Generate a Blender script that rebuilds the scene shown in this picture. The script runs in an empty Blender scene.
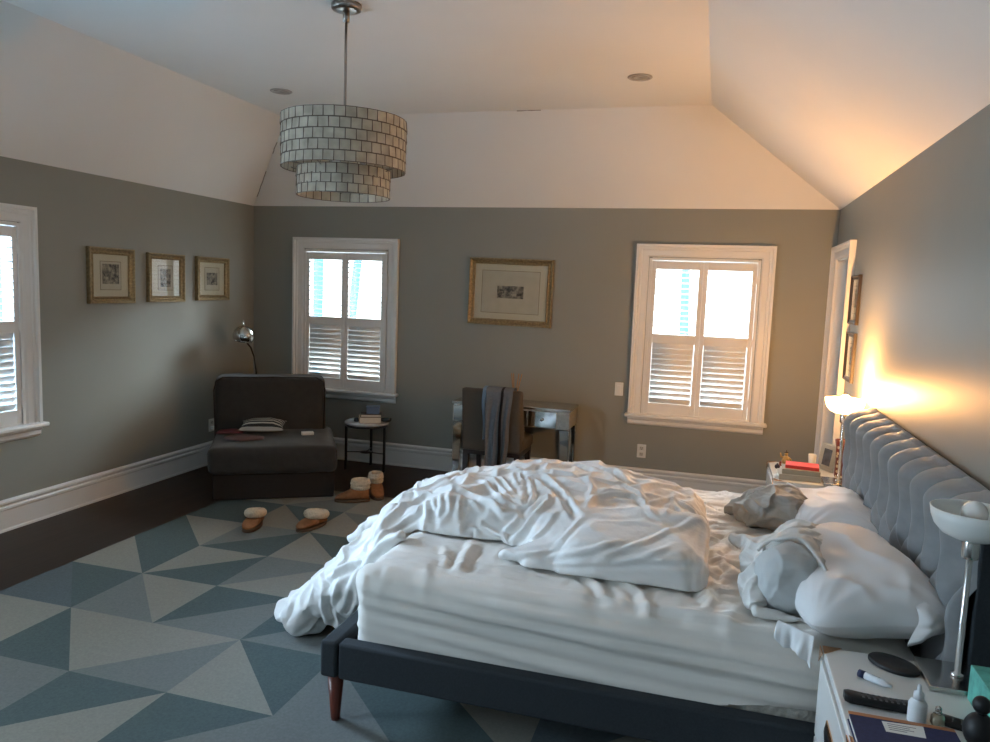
import bpy, bmesh, math, random
import numpy as np
from mathutils import Vector, Matrix
random.seed(7); rng = np.random.RandomState(7)
PI = math.pi
SC = bpy.context.scene
COL = SC.collection

# ------------------------------------------------------------------ room numbers (metres)
D = 6.5535      # back wall
XL = -4.4323    # left wall
XR = 0.8825     # right wall
YN = -1.30      # wall behind the photographer
H = 2.4394      # top of the walls
HC = 3.1693     # flat part of the ceiling

# ------------------------------------------------------------------ materials
MATS = {}
def mat(name, col, rough=0.6, metal=0.0, noise=None, bump=None, spec=0.5, trans=0.0, emis=None, coat=0.0, sheen=0.0, sss=0.0, ior=1.45):
    """noise=(scale, amount[, stretch xyz]) colour variation ; bump=(scale, strength[, dist])"""
    if name in MATS: return MATS[name]
    m = bpy.data.materials.new(name); m.use_nodes = True
    nt = m.node_tree; b = nt.nodes['Principled BSDF']
    b.inputs['Base Color'].default_value = (*col, 1)
    b.inputs['Roughness'].default_value = rough
    b.inputs['Metallic'].default_value = metal
    b.inputs['Specular IOR Level'].default_value = spec
    b.inputs['Transmission Weight'].default_value = trans
    b.inputs['IOR'].default_value = ior
    b.inputs['Coat Weight'].default_value = coat
    b.inputs['Sheen Weight'].default_value = sheen
    if sss:
        b.inputs['Subsurface Weight'].default_value = sss
        b.inputs['Subsurface Scale'].default_value = 0.02
    if emis:
        b.inputs['Emission Color'].default_value = (*emis[0], 1); b.inputs['Emission Strength'].default_value = emis[1]
    tc = nt.nodes.new('ShaderNodeTexCoord')
    if noise:
        mp = nt.nodes.new('ShaderNodeMapping'); nt.links.new(tc.outputs['Object'], mp.inputs[0])
        if len(noise) > 2: mp.inputs['Scale'].default_value = noise[2]
        n = nt.nodes.new('ShaderNodeTexNoise'); n.inputs['Scale'].default_value = noise[0]; n.inputs['Detail'].default_value = 5
        nt.links.new(mp.outputs[0], n.inputs['Vector'])
        r = nt.nodes.new('ShaderNodeMapRange'); r.inputs[1].default_value = .25; r.inputs[2].default_value = .75
        r.inputs[3].default_value = 1-noise[1]; r.inputs[4].default_value = 1+noise[1]
        nt.links.new(n.outputs[0], r.inputs[0])
        v = nt.nodes.new('ShaderNodeVectorMath'); v.operation = 'SCALE'; v.inputs[0].default_value = col
        nt.links.new(r.outputs[0], v.inputs['Scale']); nt.links.new(v.outputs[0], b.inputs['Base Color'])
    if bump:
        n2 = nt.nodes.new('ShaderNodeTexNoise'); n2.inputs['Scale'].default_value = bump[0]; n2.inputs['Detail'].default_value = 3
        nt.links.new(tc.outputs['Object'], n2.inputs['Vector'])
        bp = nt.nodes.new('ShaderNodeBump'); bp.inputs['Strength'].default_value = bump[1]
        bp.inputs['Distance'].default_value = bump[2] if len(bump) > 2 else .002
        nt.links.new(n2.outputs[0], bp.inputs['Height']); nt.links.new(bp.outputs[0], b.inputs['Normal'])
    MATS[name] = m
    return m

# ------------------------------------------------------------------ objects
def link(name, me, m=None, parent=None, loc=None, rotz=0.0):
    o = bpy.data.objects.new(name, me); COL.objects.link(o)
    if m is not None:
        for k in (m if isinstance(m, (list, tuple)) else [m]): me.materials.append(k)
    if parent is not None: o.parent = parent
    if loc is not None: o.location = loc
    if rotz: o.rotation_euler = (0, 0, rotz)
    return o
def empty(name, loc=(0,0,0), rotz=0.0):
    o = bpy.data.objects.new(name, None); COL.objects.link(o); o.location = loc; o.rotation_euler = (0,0,rotz)
    o.empty_display_size = .1
    return o
def tag(o, label, cat, group=None, kind=None):
    o['label'] = label; o['category'] = cat
    if group: o['group'] = group
    if kind: o['kind'] = kind
    return o
def struct(o, label=None):
    o['kind'] = 'structure'
    return o

class MB:
    """collects shapes, then links them as one mesh object"""
    def __init__(s): s.bm = bmesh.new(); s.mi = 0
    def _add(s, verts, faces, smooth=False, M=None, keep=None):
        vs = [s.bm.verts.new(M @ Vector(v) if M is not None else v) for v in verts]
        if keep is not None: keep.extend(vs)
        out = []
        for f in faces:
            try: g = s.bm.faces.new([vs[i] for i in f])
            except ValueError: continue
            g.smooth = smooth; g.material_index = s.mi; out.append(g)
        return out
    def box(s, c, size, M=None, bevel=0.0, seg=2):
        x, y, z = c; a, b, h = size[0]/2, size[1]/2, size[2]/2
        V = [(x-a,y-b,z-h),(x+a,y-b,z-h),(x+a,y+b,z-h),(x-a,y+b,z-h),(x-a,y-b,z+h),(x+a,y-b,z+h),(x+a,y+b,z+h),(x-a,y+b,z+h)]
        F = [(0,3,2,1),(4,5,6,7),(0,1,5,4),(1,2,6,5),(2,3,7,6),(3,0,4,7)]
        fs = s._add(V, F, False, M)
        if bevel > 0:
            es = list({e for f in fs for e in f.edges})
            r = bmesh.ops.bevel(s.bm, geom=es, offset=bevel, segments=seg, affect='EDGES', profile=.5)
            for f in r['faces']: f.material_index = s.mi; f.smooth = seg > 1
        return s
    def b2(s, lo, hi, M=None, bevel=0.0, seg=2):
        return s.box([(p+q)/2 for p, q in zip(lo, hi)], [abs(q-p) for p, q in zip(lo, hi)], M, bevel, seg)
    def lathe(s, prof, n=24, M=None, smooth=True, closed=False):
        """prof: list of (r, z)"""
        V, F = [], []
        for r, z in prof:
            for k in range(n):
                a = 2*PI*k/n; V.append((r*math.cos(a), r*math.sin(a), z))
        m = len(prof)
        for i in range(m-1 if not closed else m):
            j = (i+1) % m
            for k in range(n):
                l = (k+1) % n; F.append((i*n+k, i*n+l, j*n+l, j*n+k))
        if not closed:
            if prof[0][0] > 1e-5: F.append(tuple(reversed(range(n))))
            if prof[-1][0] > 1e-5: F.append(tuple((m-1)*n+k for k in range(n)))
        s._add(V, F, smooth, M); return s
    def tube(s, pts, r, n=10, smooth=True, cap=True, M=None):
        pts = [Vector(p) for p in pts]; V, F = [], []
        rr = r if isinstance(r, (list, tuple)) else [r]*len(pts)
        up = None
        for i, p in enumerate(pts):
            t = (pts[min(i+1, len(pts)-1)]-pts[max(i-1, 0)]).normalized()
            if up is None:
                up = Vector((0,0,1)) if abs(t.z) < .9 else Vector((1,0,0))
            a = t.cross(up)
            if a.length < 1e-6: a = t.cross(Vector((0,1,0)))
            a.normalize(); b = a.cross(t).normalized(); up = b
            for k in range(n):
                w = 2*PI*k/n; V.append(tuple(p+(a*math.cos(w)+b*math.sin(w))*rr[i]))
        for i in range(len(pts)-1):
            for k in range(n):
                l = (k+1) % n; F.append((i*n+k, i*n+l, (i+1)*n+l, (i+1)*n+k))
        if cap:
            F.append(tuple(reversed(range(n)))); F.append(tuple((len(pts)-1)*n+k for k in range(n)))
        s._add(V, F, smooth, M); return s
    def prism(s, poly, axis, lo, hi, M=None, smooth=False):
        """extrude a 2-D polygon along an axis (0: poly is (y,z); 1: (x,z); 2: (x,y))"""
        def mk(p, t): return [(t,p[0],p[1]),(p[0],t,p[1]),(p[0],p[1],t)][axis]
        n = len(poly); V = [mk(p, lo) for p in poly]+[mk(p, hi) for p in poly]
        F = [tuple(range(n)), tuple(reversed(range(n, 2*n)))]
        vs = []; fs = s._add(V, F, False, M, vs)
        for i in range(n):
            j = (i+1) % n
            g = s.bm.faces.new([vs[i], vs[n+i], vs[n+j], vs[j]]); g.smooth = smooth; g.material_index = s.mi
        return s
    def sphere(s, c, r, n=20, m=12, M=None):
        r = r if isinstance(r, (tuple, list)) else (r, r, r); V, F = [], []
        V.append((c[0], c[1], c[2]-r[2]))
        for i in range(1, m):
            a = -PI/2+PI*i/m
            for k in range(n):
                w = 2*PI*k/n; V.append((c[0]+r[0]*math.cos(a)*math.cos(w), c[1]+r[1]*math.cos(a)*math.sin(w), c[2]+r[2]*math.sin(a)))
        V.append((c[0], c[1], c[2]+r[2])); L = len(V)-1
        for k in range(n):
            l = (k+1) % n; F.append((0, 1+l, 1+k)); F.append((L, L-n+k, L-n+l))
            for i in range(m-2): F.append((1+i*n+k, 1+i*n+l, 1+(i+1)*n+l, 1+(i+1)*n+k))
        s._add(V, F, True, M); return s
    def build(s, name, m=None, parent=None, loc=None, rotz=0.0, fix=True):
        if fix: bmesh.ops.recalc_face_normals(s.bm, faces=s.bm.faces)
        me = bpy.data.meshes.new(name); s.bm.to_mesh(me); s.bm.free()
        return link(name, me, m, parent, loc, rotz)

def mesh_np(name, V, F, m=None, parent=None, smooth=True, loc=None, rotz=0.0):
    me = bpy.data.meshes.new(name); me.from_pydata(np.asarray(V).tolist(), [], np.asarray(F).tolist() if not isinstance(F, list) else F)
    me.update()
    if smooth: me.polygons.foreach_set('use_smooth', [True]*len(me.polygons))
    return link(name, me, m, parent, loc, rotz)

# ------------------------------------------------------------------ noise / cloth maths
_perm = rng.permutation(256); _perm = np.concatenate([_perm, _perm, _perm])
_grad = rng.normal(size=(256, 3)); _grad /= np.linalg.norm(_grad, axis=1)[:, None]
def gnoise(P):
    P = np.asarray(P, float); i = np.floor(P).astype(int); f = P-i; u = f*f*f*(f*(f*6-15)+10)
    def g(dx, dy, dz):
        h = _perm[(_perm[(_perm[(i[:,0]+dx) & 255]+i[:,1]+dy) & 255]+i[:,2]+dz) & 255]
        return np.sum(_grad[h]*(f-np.array([dx, dy, dz])), axis=1)
    def mix(a, b, t): return a+(b-a)*t
    x00 = mix(g(0,0,0), g(1,0,0), u[:,0]); x10 = mix(g(0,1,0), g(1,1,0), u[:,0])
    x01 = mix(g(0,0,1), g(1,0,1), u[:,0]); x11 = mix(g(0,1,1), g(1,1,1), u[:,0])
    return mix(mix(x00, x10, u[:,1]), mix(x01, x11, u[:,1]), u[:,2])*1.6
def ridged(P, sharp=1.0):
    return np.power(np.clip(1-np.abs(gnoise(P))*1.6, 0, 1), 1+sharp)
def fbm(P, o=3):
    s = 0; a = 1
    for k in range(o): s = s+a*gnoise(P*2**k+7.3*k); a *= .5
    return s
def smoothstep(a, b, x):
    t = np.clip((x-a)/(b-a), 0, 1); return t*t*(3-2*t)
def vnormals(V, F):
    V = np.asarray(V); N = np.zeros_like(V); F = np.asarray(F)
    n = np.cross(V[F[:,2]]-V[F[:,0]], V[F[:,-1]]-V[F[:,1]]) if F.shape[1] == 4 else np.cross(V[F[:,1]]-V[F[:,0]], V[F[:,2]]-V[F[:,0]])
    for k in range(F.shape[1]): np.add.at(N, F[:,k], n)
    return N/np.maximum(np.linalg.norm(N, axis=1), 1e-12)[:, None]
def poly_dist(P, line):
    """distance to a 3-D polyline and position 0..1 along it"""
    L = np.asarray(line, float); best = np.full(len(P), 1e9); tt = np.zeros(len(P)); n = len(L)-1
    for k in range(n):
        a, b = L[k], L[k+1]; d = b-a; t = np.clip(((P-a)@d)/(d@d), 0, 1)
        q = np.linalg.norm(P-(a+t[:,None]*d), axis=1); m = q < best
        best[m] = q[m]; tt[m] = (k+t[m])/n
    return best, tt
def fold(P, line, w, h, crease=.6):
    """a soft ridge along a line with a dip on each side, fading at both ends"""
    d, t = poly_dist(P, line); x = d/w
    f = np.exp(-x*x)-crease*np.exp(-((x-1.7)/.7)**2)
    return h*f*np.clip(np.minimum(t, 1-t)*5+.25, 0, 1)
def smin(a, b, k):
    h = np.clip(.5+.5*(b-a)/k, 0, 1); return b+(a-b)*h-k*h*(1-h)
def smax(a, b, k): return -smin(-a, -b, k)
def sd_ell(P, c, r, ax=None):
    q = P-np.array(c)
    if ax is not None: q = q@np.array(ax).T
    r = np.array(r); k0 = np.linalg.norm(q/r, axis=1); k1 = np.linalg.norm(q/(r*r), axis=1)
    return k0*(k0-1)/np.maximum(k1, 1e-9)
def sd_caps(P, a, b, ra, rb, sc=(1,1,1)):
    sc = np.array(sc, float); a = np.array(a)/sc; b = np.array(b)/sc; Q = P/sc; d = b-a
    t = np.clip(((Q-a)@d)/(d@d), 0, 1)
    return (np.linalg.norm(Q-(a+t[:,None]*d), axis=1)-(ra+(rb-ra)*t))*sc.min()
def sd_box(P, c, hf, r, ax=None):
    q = P-np.array(c)
    if ax is not None: q = q@np.array(ax).T
    q = np.abs(q)-(np.array(hf)-r)
    return np.linalg.norm(np.maximum(q, 0), axis=1)+np.minimum(q.max(axis=1), 0)-r
def rotz_ax(a): return [[math.cos(a), math.sin(a), 0], [-math.sin(a), math.cos(a), 0], [0,0,1]]
def eul_ax(rx, ry, rz):
    return np.array(Matrix.Rotation(rz,3,'Z') @ Matrix.Rotation(ry,3,'Y') @ Matrix.Rotation(rx,3,'X')).T
def surface_nets(fn, lo, hi, h):
    lo = np.array(lo, float); n = np.ceil((np.array(hi)-lo)/h).astype(int)+1
    X, Y, Z = np.meshgrid(*[lo[k]+h*np.arange(n[k]) for k in range(3)], indexing='ij')
    val = fn(np.stack([X.ravel(), Y.ravel(), Z.ravel()], 1)).reshape(n)
    ins = val < 0
    c = np.zeros(n-1, int)
    for dx in (0,1):
        for dy in (0,1):
            for dz in (0,1): c += ins[dx:n[0]-1+dx, dy:n[1]-1+dy, dz:n[2]-1+dz]
    act = (c > 0) & (c < 8); idx = -np.ones(n-1, int); idx[act] = np.arange(act.sum())
    I = np.argwhere(act); acc = np.zeros((len(I), 3)); cnt = np.zeros(len(I))
    corners = [(dx,dy,dz) for dx in (0,1) for dy in (0,1) for dz in (0,1)]
    for a in corners:
        for ax in range(3):
            if a[ax]: continue
            b = list(a); b[ax] = 1
            va = val[I[:,0]+a[0], I[:,1]+a[1], I[:,2]+a[2]]; vb = val[I[:,0]+b[0], I[:,1]+b[1], I[:,2]+b[2]]
            m = (va < 0) != (vb < 0); t = va/np.where(m, va-vb, 1); p = np.tile(np.array(a, float), (len(I), 1)); p[:,ax] += t
            acc[m] += p[m]; cnt[m] += 1
    V = lo+h*(I+acc/np.maximum(cnt, 1)[:,None])
    F = []
    for ax in range(3):
        u, w = (ax+1) % 3, (ax+2) % 3
        s0 = [slice(None)]*3; s1 = [slice(None)]*3
        s0[ax] = slice(0, n[ax]-1); s1[ax] = slice(1, n[ax])
        cr = ins[tuple(s0)] != ins[tuple(s1)]
        E = np.argwhere(cr); E = E[(E[:,u] > 0) & (E[:,w] > 0) & (E[:,u] < n[u]-1) & (E[:,w] < n[w]-1)]
        if not len(E): continue
        def cell(du, dw):
            e = E.copy(); e[:,u] += du; e[:,w] += dw; return idx[e[:,0], e[:,1], e[:,2]]
        q = np.stack([cell(-1,-1), cell(0,-1), cell(0,0), cell(-1,0)], 1)
        flip = ~ins[E[:,0], E[:,1], E[:,2]]; q[flip] = q[flip][:, ::-1]; F.append(q)
    F = np.concatenate(F); F = F[(F >= 0).all(axis=1)]
    return V, F
def relax(V, F, it=4, lam=.5):
    E = np.concatenate([F[:,[0,1]], F[:,[1,2]], F[:,[2,3]], F[:,[3,0]]]); deg = np.zeros(len(V)); np.add.at(deg, E[:,0], 1); np.add.at(deg, E[:,1], 1)
    for _ in range(it):
        A = np.zeros_like(V); np.add.at(A, E[:,0], V[E[:,1]]); np.add.at(A, E[:,1], V[E[:,0]])
        V = V+lam*(A/np.maximum(deg,1)[:,None]-V)
    return V
def rbox(lo, hi, r, step):
    """rounded box as a dense quad grid: V, F"""
    lo = np.array(lo, float); hi = np.array(hi, float); V = []; F = []; key = {}
    n = np.maximum(2, np.round((hi-lo)/step).astype(int)); g = [np.linspace(lo[k], hi[k], n[k]+1) for k in range(3)]
    def vid(i):
        if i not in key: key[i] = len(V); V.append([g[0][i[0]], g[1][i[1]], g[2][i[2]]])
        return key[i]
    for ax in range(3):
        u, w = (ax+1) % 3, (ax+2) % 3
        for side in (0, n[ax]):
            for a in range(n[u]):
                for b in range(n[w]):
                    q = []
                    for da, db in ((0,0),(1,0),(1,1),(0,1)):
                        i = [0,0,0]; i[ax] = side; i[u] = a+da; i[w] = b+db; q.append(vid(tuple(i)))
                    F.append(q if side else q[::-1])
    V = np.array(V); c = np.clip(V, lo+r, hi-r); d = V-c; L = np.linalg.norm(d, axis=1)
    return c+d/np.maximum(L, 1e-9)[:,None]*r, np.array(F)
# ================================================================== materials used all over
M_wall = mat('sage_grey_paint', (.262,.266,.240), rough=.46, noise=(2.0,.03), bump=(220,.12,.001), spec=.30)
M_ceil = mat('ceiling_white_paint', (.78,.775,.75), rough=.85, noise=(1.5,.02), spec=.2)
M_trim = mat('white_trim_gloss', (.72,.72,.70), rough=.35, noise=(3,.02))
M_louvre = mat('white_louvre_paint', (.74,.74,.72), rough=.4)
M_black = mat('black_plastic', (.008,.008,.009), rough=.35)
M_chrome = mat('brushed_chrome', (.62,.61,.59), rough=.22, metal=1.0, bump=(300,.05))
M_mirror = mat('mirror_glass', (.75,.78,.78), rough=.06, metal=1.0, noise=(6,.06))
M_brass = mat('rose_brass', (.78,.42,.22), rough=.25, metal=1.0, noise=(15,.08))
M_gold = mat('worn_gold_leaf', (.30,.225,.12), rough=.45, metal=.6, noise=(60,.35), bump=(120,.5,.004))
M_darkwood = mat('dark_stained_leg_wood', (.018,.010,.008), rough=.35, noise=(14,.3,(1,1,.2)))
M_redwood = mat('red_brown_leg_wood', (.10,.022,.012), rough=.3, noise=(14,.3,(1,1,.15)))
M_paper = mat('white_paper', (.75,.74,.70), rough=.8)

def floor_material():
    m = bpy.data.materials.new('dark_walnut_planks'); m.use_nodes = True; nt = m.node_tree; b = nt.nodes['Principled BSDF']
    tc = nt.nodes.new('ShaderNodeTexCoord'); mp = nt.nodes.new('ShaderNodeMapping'); mp.inputs['Rotation'].default_value = (0,0,PI/2)
    nt.links.new(tc.outputs['Object'], mp.inputs[0])
    br = nt.nodes.new('ShaderNodeTexBrick'); br.inputs['Scale'].default_value = 1; br.inputs['Brick Width'].default_value = 1.3; br.inputs['Row Height'].default_value = .085
    br.inputs['Mortar Size'].default_value = .0015; br.inputs['Color1'].default_value = (.030,.017,.012,1); br.inputs['Color2'].default_value = (.048,.026,.018,1); br.inputs['Mortar'].default_value = (.006,.004,.003,1)
    nt.links.new(mp.outputs[0], br.inputs['Vector'])
    mp2 = nt.nodes.new('ShaderNodeMapping'); mp2.inputs['Scale'].default_value = (60,3,1); nt.links.new(tc.outputs['Object'], mp2.inputs[0])
    n = nt.nodes.new('ShaderNodeTexNoise'); n.inputs['Scale'].default_value = 1; n.inputs['Detail'].default_value = 4; nt.links.new(mp2.outputs[0], n.inputs['Vector'])
    mx = nt.nodes.new('ShaderNodeMix'); mx.data_type = 'RGBA'; mx.blend_type = 'MULTIPLY'; mx.inputs[0].default_value = .6
    nt.links.new(br.outputs[0], mx.inputs[6]); nt.links.new(n.outputs[0], mx.inputs[7]); nt.links.new(mx.outputs[2], b.inputs['Base Color'])
    b.inputs['Roughness'].default_value = .42; b.inputs['Specular IOR Level'].default_value = .25
    return m
def glass_material():
    m = bpy.data.materials.new('clear_window_glass'); m.use_nodes = True; nt = m.node_tree; nt.nodes.clear()
    o = nt.nodes.new('ShaderNodeOutputMaterial'); t = nt.nodes.new('ShaderNodeBsdfTransparent'); g = nt.nodes.new('ShaderNodeBsdfGlossy'); g.inputs['Roughness'].default_value = .02
    t.inputs[0].default_value = (.96,.98,.98,1)
    mx = nt.nodes.new('ShaderNodeMixShader'); f = nt.nodes.new('ShaderNodeFresnel'); f.inputs[0].default_value = 1.45
    ge = nt.nodes.new('ShaderNodeNewGeometry'); sb = nt.nodes.new('ShaderNodeMath'); sb.operation = 'SUBTRACT'; sb.inputs[0].default_value = 1; nt.links.new(ge.outputs['Backfacing'], sb.inputs[1])
    mu = nt.nodes.new('ShaderNodeMath'); mu.operation = 'MULTIPLY'; nt.links.new(f.outputs[0], mu.inputs[0]); nt.links.new(sb.outputs[0], mu.inputs[1]); nt.links.new(mu.outputs[0], mx.inputs[0]); nt.links.new(t.outputs[0], mx.inputs[1]); nt.links.new(g.outputs[0], mx.inputs[2]); nt.links.new(mx.outputs[0], o.inputs[0])
    return m
M_floor = floor_material(); M_glass = glass_material()

# ================================================================== the room
mb = MB(); mb.b2((XL-.2, YN-.2, -.1), (XR+.2, D+.2, 0)); struct(mb.build('floor', M_floor))

def wall_holes(name, u0, u1, z0, z1, holes, place, t=.15):
    """wall in (u, z) with rectangular holes; place(u, depth, z) -> xyz, depth 0 is the room side"""
    us = sorted({u0, u1, *[h[0] for h in holes], *[h[1] for h in holes]}); zs = sorted({z0, z1, *[h[2] for h in holes], *[h[3] for h in holes]})
    V, F, key = [], [], {}
    def vid(u, d, z):
        k = (round(u,5), round(d,5), round(z,5))
        if k not in key: key[k] = len(V); V.append(place(u, d, z))
        return key[k]
    def solid(i, j):
        if i < 0 or j < 0 or i >= len(us)-1 or j >= len(zs)-1: return False
        c = ((us[i]+us[i+1])/2, (zs[j]+zs[j+1])/2)
        return not any(h[0] < c[0] < h[1] and h[2] < c[1] < h[3] for h in holes)
    for i in range(len(us)-1):
        for j in range(len(zs)-1):
            if not solid(i, j): continue
            a, b, c, d = us[i], us[i+1], zs[j], zs[j+1]
            F.append([vid(a,0,c), vid(b,0,c), vid(b,0,d), vid(a,0,d)]); F.append([vid(a,t,c), vid(a,t,d), vid(b,t,d), vid(b,t,c)])
            if not solid(i-1, j): F.append([vid(a,0,c), vid(a,0,d), vid(a,t,d), vid(a,t,c)])
            if not solid(i+1, j): F.append([vid(b,0,c), vid(b,t,c), vid(b,t,d), vid(b,0,d)])
            if not solid(i, j-1): F.append([vid(a,0,c), vid(a,t,c), vid(b,t,c), vid(b,0,c)])
            if not solid(i, j+1): F.append([vid(a,0,d), vid(b,0,d), vid(b,t,d), vid(a,t,d)])
    m = MB(); m._add(V, F)
    return struct(m.build(name, M_wall))

WZ0, WZ1 = .694, 2.143                                  # window casing: sill top and head top
def hole(u0, u1): return (u0+.115, u1-.115, WZ0, WZ1-.115)
W1 = (-3.972, -2.872); W2 = (-.682, .432); W3 = (2.92, 4.035); W4 = (.35, 1.46)
wall_holes('wall_back', XL-.15, XR+.15, 0, H, [hole(*W1), hole(*W2)], lambda u, d, z: (u, D+d, z))
wall_holes('wall_left', YN, D, 0, H, [hole(*W3), hole(*W4)], lambda u, d, z: (XL-d, u, z))
DY0, DY1, DZ = 5.765, 6.455, 2.045                      # doorway in the right wall
wall_holes('wall_right', YN, D, 0, H, [(DY0, DY1, 0, DZ)], lambda u, d, z: (XR+d, u, z))
mb = MB(); mb.b2((XL-.15, YN-.15, 0), (XR+.15, YN, HC+.1)); struct(mb.build('wall_front', M_wall))

# vaulted ceiling: three sloping sides up to a flat middle
fa, fb, fl = 1.024, .437, .618
a, b, c, d = (XL, YN, H), (XR, YN, H), (XR, D, H), (XL, D, H)
e, f, g, h = (XL+fl, YN, HC), (XR-fa, YN, HC), (XR-fa, D-fb, HC), (XL+fl, D-fb, HC)
mb = MB()
for q in ([e,f,g,h], [a,e,h,d], [d,h,g,c], [c,g,f,b]): mb._add(q, [(0,1,2,3)])
up = lambda p: (p[0], p[1], p[2]+.35)
mb.b2((XL-.2, YN-.2, HC+.12), (XR+.2, D+.2, HC+.2))
for lo, hi in (((XL-.2,YN-.2,H),(XL,D+.2,HC+.12)), ((XR,YN-.2,H),(XR+.2,D+.2,HC+.12)), ((XL-.2,D,H),(XR+.2,D+.2,HC+.12))): mb.b2(lo, hi)
cl = mb.build('ceiling', M_ceil, fix=False); struct(cl)

# a hairline crack along the fold between slope and flat, and two on the left hip
M_crack = mat('drywall_crack', (.28,.26,.23), rough=.9)
def crack(p, q, n):
    p, q = Vector(p), Vector(q); m = MB()
    pts = [p.lerp(q, k/5)+Vector((random.uniform(-.003,.003),)*3) for k in range(6)]
    m.tube(pts, .004, 6); struct(m.build(n, M_crack))
crack((-1.67, D-fb, HC-.001), (-1.47, D-fb, HC-.001), 'trim_1')
hp = lambda t: Vector(d).lerp(Vector(h), t)
crack(hp(.12)+Vector((.004,-.004,-.003)), hp(.42)+Vector((.004,-.004,-.003)), 'trim_2')
crack(hp(.62)+Vector((.004,-.004,-.003)), hp(.74)+Vector((.004,-.004,-.003)), 'trim_3')

# baseboards: a tall board with a stepped cap
def base_profile(s):    # (offset from wall into the room, z)
    return [(0,0),(s*.022,0),(s*.022,.012),(s*.016,.02),(s*.016,.140),(s*.024,.150),(s*.026,.165),(s*.018,.176),(s*.030,.190),(s*.030,.202),(s*.014,.2125),(0,.2125)]
mb = MB(); mb.prism([(D+o, z) for o, z in base_profile(-1)], 0, XL, XR); struct(mb.build('baseboard_back', M_trim))
mb = MB(); mb.prism([(XL+o, z) for o, z in base_profile(1)], 1, YN, D-.03); struct(mb.build('baseboard_left', M_trim))
mb = MB(); mb.prism([(XR+o, z) for o, z in base_profile(-1)], 1, YN, DY0-.1); struct(mb.build('baseboard_right', M_trim))

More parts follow.
